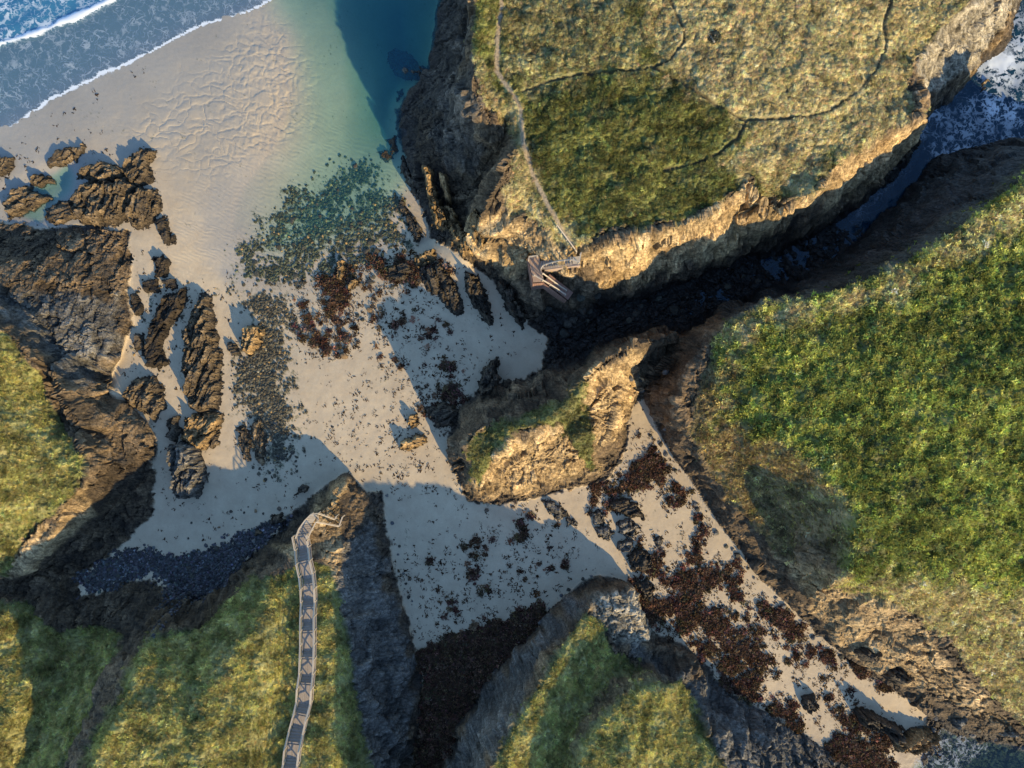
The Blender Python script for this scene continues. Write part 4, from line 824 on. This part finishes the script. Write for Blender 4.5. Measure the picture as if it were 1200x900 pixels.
for key, cols in {'dark': [(.035,.035,.028),(.05,.045,.035),(.06,.06,.045)], 'brown': [(.16,.11,.06),(.22,.15,.08),(.11,.085,.06)], 'grey': [(.10,.10,.095),(.15,.145,.13),(.075,.08,.085)]}.items():
    BM[key] = []
    for k, cc in enumerate(cols):
        o = stone_mesh('boulder', 2, 40 + k * 7 + len(key), M_STONEG, cc); BM[key].append(o.data); bpy.data.objects.remove(o)
def in_poly(P, u, v): return float(sdpoly(P, np.array([u]), np.array([v]), 40)[0]) > 0
def boulders(P, n, smin, smax, keys, label, group, sink=.35, name='boulder', mind=5):
    P_ = np.array(P); pl = []; tries = 0
    while len(pl) < n and tries < n * 60:
        tries += 1
        u = rng.uniform(P_[:, 0].min(), P_[:, 0].max()); v = rng.uniform(P_[:, 1].min(), P_[:, 1].max())
        if not in_poly(P, u, v): continue
        if any((u - a) ** 2 + (v - b) ** 2 < mind ** 2 for a, b in pl): continue
        pl.append((u, v)); s = rng.uniform(smin, smax) * (rng.random() ** .7 * .6 + .5)
        x, y, z = on_ground(u, v)
        o = bpy.data.objects.new(name, BM[keys[len(pl) % len(keys)]][rng.integers(0, 3)]); C.objects.link(o)
        o.location = (x, y, z + s * sink * .3); o.scale = (s, s * rng.uniform(.75, 1.1), s * rng.uniform(.7, 1)); o.rotation_euler = (rng.uniform(-.3, .3), rng.uniform(-.3, .3), rng.uniform(0, 6.28))
        fx = (u - P_[:, 0].min()) / np.ptp(P_[:, 0]); fy = (v - P_[:, 1].min()) / np.ptp(P_[:, 1]); rs = (s / smax - .5) / .6
        w_s = 'large' if rs > .72 else 'medium' if rs > .35 else 'small'
        side = ('upper ' if fy < .34 else 'lower ' if fy > .66 else 'middle ') + ('left' if fx < .34 else 'right' if fx > .66 else 'centre')
        tag(o, w_s + ' ' + label + ', ' + side + ' part', 'boulder', group)
G1 = [(275,290),(330,235),(400,195),(440,185),(470,230),(480,290),(440,320),(400,330),(330,340),(290,330),(270,310)]
G2 = [(275,340),(340,340),(350,380),(340,430),(350,480),(345,540),(320,555),(300,520),(280,470),(278,430),(300,380)]
COVE = [(112,672),(128,655),(150,640),(180,640),(215,648),(250,640),(285,625),(330,605),(345,608),(325,625),(300,650),(280,672),(260,692),(235,703),(215,698),(205,680),(190,668),(165,672),(140,682),(118,686)]
boulders(G1, 40, .22, .6, ['dark'], 'dark weedy boulder sunk in the green shallows of the lagoon', 'boulders sunk in the green shallows')
boulders(G2, 50, .16, .42, ['dark', 'dark', 'dark', 'grey', 'brown'], 'boulder in the stony strip running down the sand', 'boulders of the stony strip')
boulders(COVE, 45, .22, .45, ['dark', 'grey', 'dark'], 'dark boulder on the cobble bank of the shaded cove', 'boulders on the cobble bank', mind=4)
boulders([(215,615),(300,590),(335,590),(330,605),(285,628),(250,642),(220,645)], 14, .15, .35, ['dark', 'brown'], 'stray dark stone on the shaded sand above the cobble bank', 'stray stones above the cobble bank', mind=7)
boulders([(400,430),(520,300),(575,330),(600,345),(560,310),(480,290),(420,305)], 18, .3, .6, ['dark', 'brown'], 'weedy boulder along the upper border of the shaded sand', 'boulders along the upper border of the shaded sand', mind=6)
boulders([(690,385),(640,400),(640,360),(690,340),(780,350),(900,310),(960,300),(900,330),(800,365)], 20, .4, .9, ['dark'], 'dark boulder on the floor of the shaded ravine', 'boulders in the shaded ravine', mind=7)
boulders([(1060,850),(1090,832),(1120,845),(1160,855),(1200,862),(1200,885),(1120,895),(1090,880)], 35, .3, .6, ['dark', 'grey'], 'wet boulder in the stony shallows at the end of the beach', 'boulders in the stony shallows', mind=5)
boulders([(740,470),(765,470),(800,550),(850,625),(850,635),(880,665),(950,738),(1000,778),(990,785),(930,740),(845,638),(790,560),(755,500)], 30, .2, .55, ['dark', 'grey'], 'dark boulder at the foot of the eastern cliff on narrow sand', 'boulders at the foot of the eastern cliff', mind=6)
boulders([(735,440),(760,425),(800,440),(765,468),(745,470)], 10, .3, .6, ['grey', 'dark'], 'grey boulder in the shaded gap behind the central knoll', 'boulders in the gap behind the knoll', mind=6)

boulders([(545,585),(575,590),(665,572),(705,562),(725,540),(735,512),(742,520),(730,555),(700,572),(620,592),(560,600)], 16, .2, .5, ['brown', 'dark', 'brown'], 'boulder at the sunlit sandy foot of the central knoll', 'boulders at the sunlit foot of the knoll', mind=6)
boulders([(600,770),(630,735),(680,685),(700,674),(690,672),(660,695),(620,735),(590,770)], 10, .2, .45, ['dark', 'grey'], 'boulder at the shaded foot of the grassy crag', 'boulders at the shaded foot of the crag', mind=6)
boulders([(450,575),(458,620),(468,670),(480,715),(492,765),(498,765),(486,710),(474,665),(464,620),(456,575)], 10, .18, .4, ['dark', 'grey'], 'stone along the foot of the dark stair ridge wall', 'stones along the foot of the stair ridge', mind=6)

# ------------------------------------------------------------------ scattered stuff: points carrying instances
def proto(name, V, F, mat, smooth=False):
    o = mesh_from(name, V, F, mat, smooth=smooth); C.objects.unlink(o); return o
def tuft(n, length, width, spread, seed, droop=.35, nseg=2):
    r = np.random.default_rng(seed); V = []; F = []
    for i in range(n):
        a = r.uniform(0, 6.283); rr = spread * math.sqrt(r.random()) * .5; bx, by = rr * math.cos(a), rr * math.sin(a)
        d = a + r.normal() * .5; L = length * r.uniform(.6, 1.2); w_ = width * r.uniform(.7, 1.3); lean = r.uniform(.2, .75)
        sx, sy = -math.sin(d) * w_ / 2, math.cos(d) * w_ / 2; b = len(V)
        for k in range(nseg):
            t = k / nseg; hx = L * lean * (t * .8 + t * t * .4); z = L * (t * (1.1 - .2 * lean) - droop * lean * t * t)
            ww = 1 - .35 * t
            V += [(bx + math.cos(d) * hx + sx * ww, by + math.sin(d) * hx + sy * ww, z), (bx + math.cos(d) * hx - sx * ww, by + math.sin(d) * hx - sy * ww, z)]
        t = 1; hx = L * lean * 1.15; z = L * (1.1 - .2 * lean - droop * lean)
        V.append((bx + math.cos(d) * hx, by + math.sin(d) * hx, z))
        for k in range(nseg - 1): F += [(b + 2 * k, b + 2 * k + 1, b + 2 * k + 3), (b + 2 * k, b + 2 * k + 3, b + 2 * k + 2)]
        F.append((b + 2 * nseg - 2, b + 2 * nseg - 1, b + 2 * nseg))
    return np.array(V), np.array(F)
def heath(n, rad, seed):
    r = np.random.default_rng(seed); V = []; F = []
    for i in range(n):
        u = r.normal(size=3); u /= np.linalg.norm(u); u[2] = abs(u[2]); p = u * rad * r.uniform(.55, 1.05) * np.array([1, 1, .7]); s = rad * r.uniform(.16, .34)
        q = r.normal(size=3); q -= q @ u * u * .6; q /= np.linalg.norm(q); w_ = np.cross(u, q); b = len(V)
        V += [p + q * s, p - q * s * .6 + w_ * s * .6, p - q * s * .6 - w_ * s * .6]; F.append((b, b + 1, b + 2))
    return np.array(V), np.array(F)
def scrap(seed):
    r = np.random.default_rng(seed); V = []; F = []
    for _ in range(r.integers(3, 6)):
        a = r.uniform(0, 6.28); x, y = r.normal(size=2) * .12; w_ = r.uniform(.03, .08); L = r.uniform(.15, .4); n = 4; b = len(V)
        for k in range(n + 1):
            x += math.cos(a) * L / n; y += math.sin(a) * L / n; a += r.normal() * .6; z = r.uniform(.02, .09); ww = w_ * (1 - abs(k / n - .4))
            V += [(x - math.sin(a) * ww, y + math.cos(a) * ww, z), (x + math.sin(a) * ww, y - math.cos(a) * ww, z * .7)]
        for k in range(n): F += [(b + 2 * k, b + 2 * k + 1, b + 2 * k + 3), (b + 2 * k, b + 2 * k + 3, b + 2 * k + 2)]
    return np.array(V), np.array(F)
def wrack(seed):
    r = np.random.default_rng(seed); V = []; F = []
    for _ in range(16):
        a = r.uniform(0, 6.28); x, y = r.normal(size=2) * .16; w_ = r.uniform(.04, .09); L = r.uniform(.15, .35); n = 3; b = len(V); z0 = r.uniform(.02, .2)
        for k in range(n + 1):
            x += math.cos(a) * L / n; y += math.sin(a) * L / n; a += r.normal() * .8; z = max(.01, z0 + r.normal() * .06); ww = w_
            V += [(x - math.sin(a) * ww, y + math.cos(a) * ww, z + r.normal() * .03), (x + math.sin(a) * ww, y - math.cos(a) * ww, z)]
        for k in range(n): F += [(b + 2 * k, b + 2 * k + 1, b + 2 * k + 3), (b + 2 * k, b + 2 * k + 3, b + 2 * k + 2)]
    return np.array(V), np.array(F)
def scatter(name, pts, scl, rot, col, protos, label=None, cat=None, wet=None):
    n = len(pts); me = bpy.data.meshes.new(name); me.vertices.add(n); me.vertices.foreach_set('co', np.asarray(pts, np.float32).ravel())
    def at(k, ty, f, a):
        x = me.attributes.new(k, ty, 'POINT'); x.data.foreach_set(f, np.asarray(a, np.float32 if ty != 'INT' else np.int32).ravel())
    at('scl', 'FLOAT_VECTOR', 'vector', scl); at('rot', 'FLOAT_VECTOR', 'vector', rot)
    at('col', 'FLOAT_COLOR', 'color', np.concatenate([np.clip(col, .004, .9), np.ones((n, 1))], 1)); at('pick', 'INT', 'value', rng.integers(0, len(protos), n)); at('wet', 'FLOAT', 'value', np.zeros(n) if wet is None else wet)
    o = bpy.data.objects.new(name, me); C.objects.link(o)
    g = bpy.data.node_groups.new(name, 'GeometryNodeTree')
    g.interface.new_socket('Geometry', in_out='INPUT', socket_type='NodeSocketGeometry'); g.interface.new_socket('Geometry', in_out='OUTPUT', socket_type='NodeSocketGeometry')
    gi = g.nodes.new('NodeGroupInput'); go = g.nodes.new('NodeGroupOutput'); ip = g.nodes.new('GeometryNodeInstanceOnPoints'); gi2 = g.nodes.new('GeometryNodeGeometryToInstance')
    for p in reversed(protos):
        oi = g.nodes.new('GeometryNodeObjectInfo'); oi.inputs['Object'].default_value = p; oi.inputs['As Instance'].default_value = True; g.links.new(oi.outputs['Geometry'], gi2.inputs[0])
    jn = g.nodes.new('GeometryNodeJoinGeometry')
    g.nodes.remove(gi2)
    for p in [x for x in g.nodes if x.bl_idname == 'GeometryNodeObjectInfo']: g.links.new(p.outputs['Geometry'], jn.inputs[0])
    def na(k, t):
        x = g.nodes.new('GeometryNodeInputNamedAttribute'); x.data_type = t; x.inputs['Name'].default_value = k; return next(s for s in x.outputs if s.enabled and s.name == 'Attribute')
    g.links.new(gi.outputs[0], ip.inputs['Points']); g.links.new(jn.outputs[0], ip.inputs['Instance']); ip.inputs['Pick Instance'].default_value = True
    g.links.new(na('pick', 'INT'), ip.inputs['Instance Index']); g.links.new(na('rot', 'FLOAT_VECTOR'), ip.inputs['Rotation']); g.links.new(na('scl', 'FLOAT_VECTOR'), ip.inputs['Scale']); g.links.new(ip.outputs[0], go.inputs[0])
    md = o.modifiers.new('scatter', 'NODES'); md.node_group = g
    o['kind'] = 'stuff'
    if label: o['label'] = label
    if cat: o['category'] = cat
    return o
def pick(dens, n):
    """n random ground points with density per plan area; dens on the terrain grid"""
    au_, av_ = np.searchsorted(au, [-30, 1230]), np.searchsorted(av, [-30, 930])
    D = fc(dens)[av_[0]:av_[1], au_[0]:au_[1]]; p = D.ravel().astype(float); p /= p.sum(); k = rng.choice(p.size, n, p=p)
    j, i = np.divmod(k, D.shape[1]); fi_ = i + au_[0] + rng.random(n); fj_ = j + av_[0] + rng.random(n)
    g = lambda A: tsamp(A, fi_, fj_)
    return np.stack([g(T['X']), g(T['Y']), g(T['Z'])], 1), g(T['gplant']), g, fi_, fj_
def rz(n, tilt=.25): return np.stack([rng.normal(0, tilt, n), rng.normal(0, tilt, n), rng.uniform(0, 6.283, n)], 1)
P_FINE = [proto('grass_tuft', *tuft(22, .42, .045, .35, k), M_LEAF) for k in range(4)]
P_FERN = [proto('bracken_tuft', *tuft(13, .62, .12, .3, 20 + k, .5), M_LEAF) for k in range(4)]
P_HEATH = [proto('heather_clump', *heath(60, .34, 40 + k), M_LEAF) for k in range(4)]
P_SCRAP = [proto('weed_scrap', *scrap(60 + k), M_LEAF) for k in range(6)]
P_WRACK = [proto('wrack_clump', *wrack(80 + k), M_LEAF) for k in range(5)]
P_PEB = [proto('pebble', *stone_shape(1, 100 + k), M_STONE) for k in range(5)]
zn = T['zone']; nop = (1 - T['pfar']) * T['grass']
patch = fbm(T['X'] / 2.2, T['Y'] / 2.2, 3, 500); clear = sstep(-.35, .25, patch)
# keep plants off the timber stair
ds = dline([(a, b) for a, b in zip(_bu, _bv)], GU, GV, 30); nop = nop * sstep(8, 11, ds)
def plant(name, dens, n, protos, smin, smax, jit, boost=(1, 1, 1), tilt=.25, label=None, cat=None):
    P, c_, g, fi_, fj_ = pick(dens, n)
    s = rng.uniform(smin, smax, n)[:, None] * np.array([[1, 1, .5]]) * (1 + .5 * g(patch))[:, None]
    c2 = c_ * np.array(boost) * np.exp(rng.normal(0, jit, n))[:, None] * (1 + rng.normal(0, .07, (n, 3)))
    return scatter(name, P, s, rz(n, tilt), c2, protos, label, cat)
plant('tussock_grass', nop * np.clip(T['yel'], 0, 1) * (.35 + clear), 60000, P_FINE, .45, 1.1, .32, (1.75, 1.7, 1.5), label='long yellow green tussock grass on the southern and western headlands', cat='grass')
plant('bracken', nop * zn['east'] * (1 - T['dry'] * .7) * (.4 + clear), 40000, P_FERN, .42, 1.0, .42, (2.1, 2.15, 1.6), label='shaggy green bracken covering the eastern plateau', cat='bracken')
plant('heather', nop * (T['dry'] * .9 + .1) * (.4 + clear) * (1 - .2 * T['scrub']), 46000, P_HEATH, .35, .85, .26, (1.5, 1.45, 1.35), label='low tan heath and dry grass clumps on the cliff tops', cat='heath')
plant('coarse_grass', nop * zn['north'] * (1 - T['dry']) * (.4 + clear), 28000, P_HEATH + P_FINE, .4, 1.0, .38, (1.15, 1.1, 1.1), label='dense green scrub on the northern headland', cat='scrub')
plant('dry_grass', nop * (zn['east'] * T['dry'] + zn['knoll'] + .3 * T['dry']), 15000, P_FINE, .45, 1.0, .3, (1.2, 1.15, 1.1), label='dry grass along the cliff edges', cat='grass')
# wrack and scraps of weed on the sand
sandm = T['sand'] * (T['Z'] > .05)
P, c_, g, _, _ = pick(sandm * sstep(-.05, .15, T['wd'] * .88 - T['thr']) * (T['wd'] > .12), 15000); n = len(P)
wc = np.array([.105, .066, .044]) * np.exp(rng.normal(0, .5, n))[:, None] * (1 + rng.normal(0, .12, (n, 3)))
scatter('wrack', P, rng.uniform(.5, 1.2, (n, 1)) * np.ones((1, 3)), rz(n, .2), wc, P_WRACK, 'thick brown seaweed wrack heaped on the beach', 'seaweed')
loose = sandm * (.009 + .9 * np.clip(T['wd'], 0, 1) ** 1.2 * sstep(.0, .5, fbm(T['X'] / 1.6, T['Y'] / 1.6, 3, 510) + .25) ) * (1 - sstep(0, .5, sdpoly([(130,120),(330,-20),(520,-20),(480,200),(300,250),(250,330),(200,330),(160,270)], GU, GV, 60) / 20 + .5))
P, c_, g, _, _ = pick(loose, 9000); n = len(P)
scatter('seaweed_scraps', P, (rng.uniform(.35, 1.15, (n, 1)) ** 1.3) * np.ones((1, 3)), rz(n, .08), np.array([.05, .032, .022]) * np.exp(rng.normal(0, .4, n))[:, None], P_SCRAP, 'small dark scraps of seaweed scattered over the pale sand', 'seaweed')
# pebbles
cov = sstep(-4, 10, sdpoly(COVE, GU, GV, 40) + fbm(T['X'] / 1.5, T['Y'] / 1.5, 3, 520) * 12)
alg = np.clip(T['al'], 0, 1) * (sstep(-.05, .2, T['al'] * .8 - T['thr']) + .05)
P, c_, g, _, _ = pick(cov, 15000); n = len(P)
pc_ = np.array([.045, .045, .048]) * np.exp(rng.normal(0, .55, n))[:, None] * (1 + rng.normal(0, .08, (n, 3)))
scatter('cobbles', P, (.06 + .24 * rng.random((n, 1)) ** 2.5) * np.ones((1, 3)), rz(n, .5), pc_, P_PEB, 'bank of dark and pale cobbles filling the back of the shaded cove', 'cobbles', np.full(n, .4))
P, c_, g, _, _ = pick(alg, 12000); n = len(P)
gg = g((GV > 330).astype(np.float32))[:, None]
pc_ = lerp(np.array([.045, .055, .035]), np.array([.06, .055, .038]), gg) * np.exp(rng.normal(0, .45, n))[:, None]
orange = rng.random(n) < .035; pc_[orange] = np.array([.30, .20, .08])
scatter('shore_stones', P, (.06 + .24 * rng.random((n, 1)) ** 2.6) * np.ones((1, 3)), rz(n, .5), pc_, P_PEB, 'weedy stones strewn through the shallows and down the sand', 'stones', np.full(n, .3))
# ------------------------------------------------------------------ timber stairs
def box_mesh(L, W, H, bev=0.0):
    x, y, z = L / 2, W / 2, H / 2
    v = [(-x,-y,-z),(x,-y,-z),(x,y,-z),(-x,y,-z),(-x,-y,z),(x,-y,z),(x,y,z),(-x,y,z)]
    return v, [(0,3,2,1),(4,5,6,7),(0,1,5,4),(1,2,6,5),(2,3,7,6),(3,0,4,7)]
_bc = {}
def part(name, parent, loc, size, mat, rot=(0, 0, 0), base=(0, 0, 0)):
    k = (tuple(round(s, 2) for s in size), mat.name)
    if k not in _bc:
        o = mesh_from(name, *[np.array(a) for a in box_mesh(*size)], mat); _bc[k] = o.data
    else:
        o = bpy.data.objects.new(name, _bc[k]); C.objects.link(o)
    o.parent = parent; o.location = (loc[0] - base[0], loc[1] - base[1], loc[2] - base[2]); o.rotation_euler = rot; return o
def beam(name, parent, a, b, w_, h_, mat, base):
    a = np.array(a, float); b = np.array(b, float); d = b - a; L = float(np.linalg.norm(d)); m = (a + b) / 2
    return part(name, parent, m, (L, w_, h_), mat, (0, -math.asin(d[2] / L), math.atan2(d[1], d[0])), base)
x0, y0, _ = bw_at(0); base = (float(x0), float(y0), 6.0)
bw = empty('timber_stairway', base); tag(bw, 'long weathered timber stairway with handrails climbing the grassy ridge', 'stairway')
W2 = .70
edges = []; s = 0.0
prev = 0.0; cuts = []
for a, b, n in FLS:
    cuts.append(('land', prev, a, 0)); cuts.append(('steps', a, b, n)); prev = b
cuts.append(('land', prev, float(_bs[-1]), 0))
for ty, a, b, n in cuts:
    if ty == 'land':
        xa, ya, _ = bw_at(a); xb, yb, _ = bw_at(b); ang = math.atan2(yb - ya, xb - xa); z = bw_z((a + b) / 2); L = math.hypot(xb - xa, yb - ya)
        if L < .1: continue
        for k in range(7):
            o_ = (k - 3) * .2
            mx, my = (xa + xb) / 2 - math.sin(ang) * o_, (ya + yb) / 2 + math.cos(ang) * o_
            part('deck_plank', bw, (mx, my, z + (k % 2) * .004), (L, .185, .05), M_WOOD, (0, 0, ang), base)
    else:
        for k in range(n):
            s_ = a + (b - a) * (k + .5) / n; x, y, ang = bw_at(s_); z = bw_z(a - .01) + .172 * (k + .6)
            part('tread', bw, (x, y, z), (min(.30, (b - a) / n * .86), 1.38, .055), M_WOOD, (0, 0, ang), base)
            part('riser', bw, (x - math.cos(ang) * .13, y - math.sin(ang) * .13, z - .09), (.03, 1.34, .12), M_WOOD, (0, 0, ang), base)
npost = int(_bs[-1] / 1.45)
for side in (-1, 1):
    last = None
    for k in range(npost + 1):
        s_ = _bs[-1] * k / npost; x, y, ang = bw_at(s_); jx = rng.normal(0, .025)
        px, py = x - math.sin(ang) * (W2 + .09) * side, y + math.cos(ang) * (W2 + .09) * side; z = bw_z(s_)
        part('post', bw, (px, py, z + .30), (.11, .11, 1.5), M_RAIL, (0, 0, ang), base)
        cur = (px + jx, py + jx * .5, z)
        if last:
            beam('handrail', bw, (last[0], last[1], last[2] + 1.08), (cur[0], cur[1], cur[2] + 1.08), .16 if side == 1 else .13, .06, M_RAIL, base)
            beam('mid_rail', bw, (last[0], last[1], last[2] + .62), (cur[0], cur[1], cur[2] + .62), .05, .10, M_RAIL, base)
            beam('stringer', bw, (last[0], last[1], last[2] - .02), (cur[0], cur[1], cur[2] - .02), .07, .2, M_WOOD, base)
        last = cur
# head of the stair: turning landing and a short flight down towards the beach
def quad_planks(name, par, A, Bq, Cq, Dq, z, n, mat, base, gap=.02, th=.05):
    A, Bq, Cq, Dq = map(np.array, (A, Bq, Cq, Dq)); out = []
    for k in range(n):
        t0, t1 = k / n + gap / 2, (k + 1) / n - gap / 2
        P = [A + (Bq - A) * t0, A + (Bq - A) * t1, Dq + (Cq - Dq) * t1, Dq + (Cq - Dq) * t0]
        if sum(P[i][0] * P[(i + 1) % 4][1] - P[(i + 1) % 4][0] * P[i][1] for i in range(4)) < 0: P = P[::-1]
        v = [(p[0] - base[0], p[1] - base[1], z - th - base[2]) for p in P] + [(p[0] - base[0], p[1] - base[1], z - base[2]) for p in P]
        out.append(mesh_from(name, v, [np.array([(0,3,2,1),(4,5,6,7),(0,1,5,4),(1,2,6,5),(2,3,7,6),(3,0,4,7)])], mat, par))
    return out
h1 = 6.46
w1 = lambda u, v, h=h1: wp(u, v, h)
quad_planks('deck_plank', bw, w1(346,632), w1(353,616), w1(366,613), w1(360,635), h1, 7, M_WOOD, base)
quad_planks('deck_plank', bw, w1(353,615.5), w1(364,603), w1(372,603.5), w1(367,612.5), h1 + .004, 5, M_RAIL, base)
for k in range(7):
    t = (k + .5) / 7; hz = h1 - .17 * (k + 1); u = 371 + 21 * t; v0 = 603.5 + 5 * t; v1 = 613 + 4 * t
    quad_planks('tread', bw, w1(u - 1.5, v0, hz), w1(u - 1.5, v1, hz), w1(u + 1.1, v1, hz), w1(u + 1.1, v0, hz), hz, 1, M_RAIL, base)
def rail_run(par, pts, base, mat, posts=True, mid=True, name='handrail', w_=.09):
    last = None
    for (u, v, h) in pts:
        x, y = wp(u, v, h + 1.05)
        if posts: part('post', par, (x, y, h + .45), (.09, .09, 1.25), mat, (0, 0, 0), base)
        if last:
            beam(name, par, (*last[:2], last[2] + 1.08), (x, y, h + 1.08), w_, .06, mat, base)
            if mid: beam('mid_rail', par, (*last[:2], last[2] + .6), (x, y, h + .6), .05, .08, mat, base)
        last = (x, y, h)
rail_run(bw, [(346,631,6.5),(350,620,6.5),(357,610,6.5),(364,603,6.5),(372,602,6.5),(382,605,5.9),(392,609,5.3),(394,605,5.3)], base, M_RAIL)
rail_run(bw, [(359,634,6.5),(364,623,6.5),(370,612,6.5),(384,614.5,5.9),(397,617,5.3),(401,606,5.3)], base, M_RAIL)

# the stair on the cliff of the northern headland
nb = (*wp(628,316,NS_DECK), 6.5)
ns = empty('cliff_stair', nb); tag(ns, 'reddish timber landing with stair flights and pale railings on the northern cliff', 'stairway')
z = NS_DECK; w2 = lambda u, v, h=NS_DECK: wp(u, v, h)
quad_planks('deck_plank', ns, w2(619,302), w2(632,300), w2(637.5,330), w2(625,331), z, 8, M_DECKR, nb)
NT = 13
for k in range(NT):
    t = (k + .5) / NT; h = NS_DECK + (12.2 - NS_DECK) * (k + 1) / NT; u = 633.5 + 37 * t; v = 312.5 - 5.5 * t
    a = w2(u - 1.2, v - 6.5, h); b_ = w2(u - 1.2, v + 3.8, h); c_ = w2(u + 1.2, v + 3.6, h); d_ = w2(u + 1.2, v - 6.7, h)
    quad_planks('tread', ns, a, b_, c_, d_, h, 1, M_WOOD, nb)
quad_planks('deck_plank', ns, w2(671,301,12.3), w2(680,300,12.3), w2(680,309,12.3), w2(671,309,12.3), 12.3, 5, M_RAIL, nb)
NL = 20
for k in range(NL):
    t = (k + .5) / NL; h = NS_DECK - 3.9 * (k + 1) / NL; u = 640 + 27 * t; v = 325 + 21 * t
    a = np.array(w2(u + 3.4, v - 4.4, h)); b_ = np.array(w2(u - 3.0, v + 4.4, h)); dr = np.array([.27 * .78, -.27 * .62])
    quad_planks('tread', ns, a, b_, b_ + dr, a + dr, h, 1, M_RED, nb)
rail_run(ns, [(634,315,9.9),(636.5,311,10.1),(641,309,10.4),(648,307,10.9),(655,305.5,11.3),(662,304.5,11.8),(669,304,12.2),(679,307,12.3),(681,296,12.3)], nb, M_RAIL)
rail_run(ns, [(619.5,304,9.9),(620,300.5,9.9),(630,299.5,9.9)], nb, M_RAIL)
rail_run(ns, [(636,320,9.9),(643,325,9.3),(650,330.5,8.5),(657,335.5,7.6),(664,340,6.8)], nb, M_RAIL, w_=.08)
rail_run(ns, [(626,322,9.9),(636,328,9.9),(645,333,9.2),(654,339,8.3),(663,345,7.3)], nb, M_RAIL, w_=.08)
def board_wall(par, a, b, ztop_a, ztop_b, drop, n, mat, base, name='wall_board'):
    a = np.array(a); b = np.array(b); ang = math.atan2(b[1] - a[1], b[0] - a[0]); L = np.linalg.norm(b - a)
    for k in range(n):
        t = (k + .5) / n; p = a + (b - a) * t; zt = ztop_a + (ztop_b - ztop_a) * t
        part(name, par, (p[0], p[1], zt - drop / 2), (L / n * .94, .05, drop), mat, (0, 0, ang), base)
board_wall(ns, w2(618.3,302), w2(624.3,332), z - .08, z - .08, 5.2, 16, M_RED, nb)
board_wall(ns, w2(624.5,332.3), w2(638,331), z - .08, z - .08, 5.2, 6, M_RED, nb)
board_wall(ns, w2(637.5,331.5), w2(664,352,6.4), z - .3, 6.2, 3.8, 14, M_RED, nb)
# rendered wall carrying the upper flight
a = np.array(w2(638.5,316.5,9.9)); b_ = np.array(w2(680,311,12)); dn = np.array([.12, -.9]) * .35
v = [(*a, 6.2), (*b_, 6.2), (*(b_ + dn * -1), 6.2), (*(a - dn), 6.2), (*a, 9.95), (*b_, 12.1), (*(b_ - dn), 12.1), (*(a - dn), 9.95)]
mesh_from('retaining_wall', np.array(v) - np.array(nb), np.array([(0,3,2,1),(4,5,6,7),(0,1,5,4),(1,2,6,5),(2,3,7,6),(3,0,4,7)]), M_CONC, ns)

# pale handrail beside the last metres of the sandy path
u0, v0, h0 = 650, 266, 13.3
fb = (*wp(650, 266, 13.3), 13.0); pr = empty('path_handrail', fb); tag(pr, 'pale timber handrail beside the sandy path just above the cliff stair', 'handrail')
pts = [(652,266),(658,274),(664,282),(670,290),(675,297)]
P3 = [on_ground(*p) for p in pts]; last = None
for x, y, zz in P3:
    part('post', pr, (x, y, zz + .4), (.09, .09, 1.2), M_RAIL, (0, 0, 0), fb)
    if last: beam('rail', pr, (*last[:2], last[2] + .98), (x, y, zz + .98), .11, .06, M_RAIL, fb)
    last = (x, y, zz)
# weathered beam leaning over a small hollow in the heath
x, y, zz = on_ground(832.5, 46)
o = mesh_from('wooden_beam', *[np.array(a) for a in box_mesh(1.15, .12, .12)], M_RAIL); o.location = (x, y, zz + .32); o.rotation_euler = (0, -.12, radians(-58)); tag(o, 'short pale wooden beam lying beside a dark bush in the tan heath', 'beam')
def burrow_clump(u, v, r, col, label, n=260, sd=1):  # leafy clump put in for the dark burrow opening
    x, y, zz = on_ground(u, v); b = empty('bush', (x, y, zz - .05)); tag(b, label, 'bush')
    V, F = heath(n, r, sd); rr = np.random.default_rng(sd); cc = np.array(col)[None] * np.repeat(np.exp(rr.normal(0, .3, n)), 3)[:, None]
    m = bpy.data.materials.get('bush_leaf')
    if not m:
        m, nn, p, oo = newmat('bush_leaf'); aa = nd(nn, "ShaderNodeAttribute", attribute_name="col"); nn.links.new(aa.outputs['Color'], p.inputs['Base Color']); p.inputs['Roughness'].default_value = .8
    mesh_from('foliage', V, F, m, b, attrs={'col': cc}); 
    tv, tf_ = box_mesh(.12, .12, r * .8); mesh_from('stem', np.array(tv) + np.array([0, 0, r * .3]), np.array(tf_), M_WOOD, b)
burrow_clump(837, 43, .75, (.022, .026, .014), 'small dark bush beside the pale beam in the tan heath', sd=3)
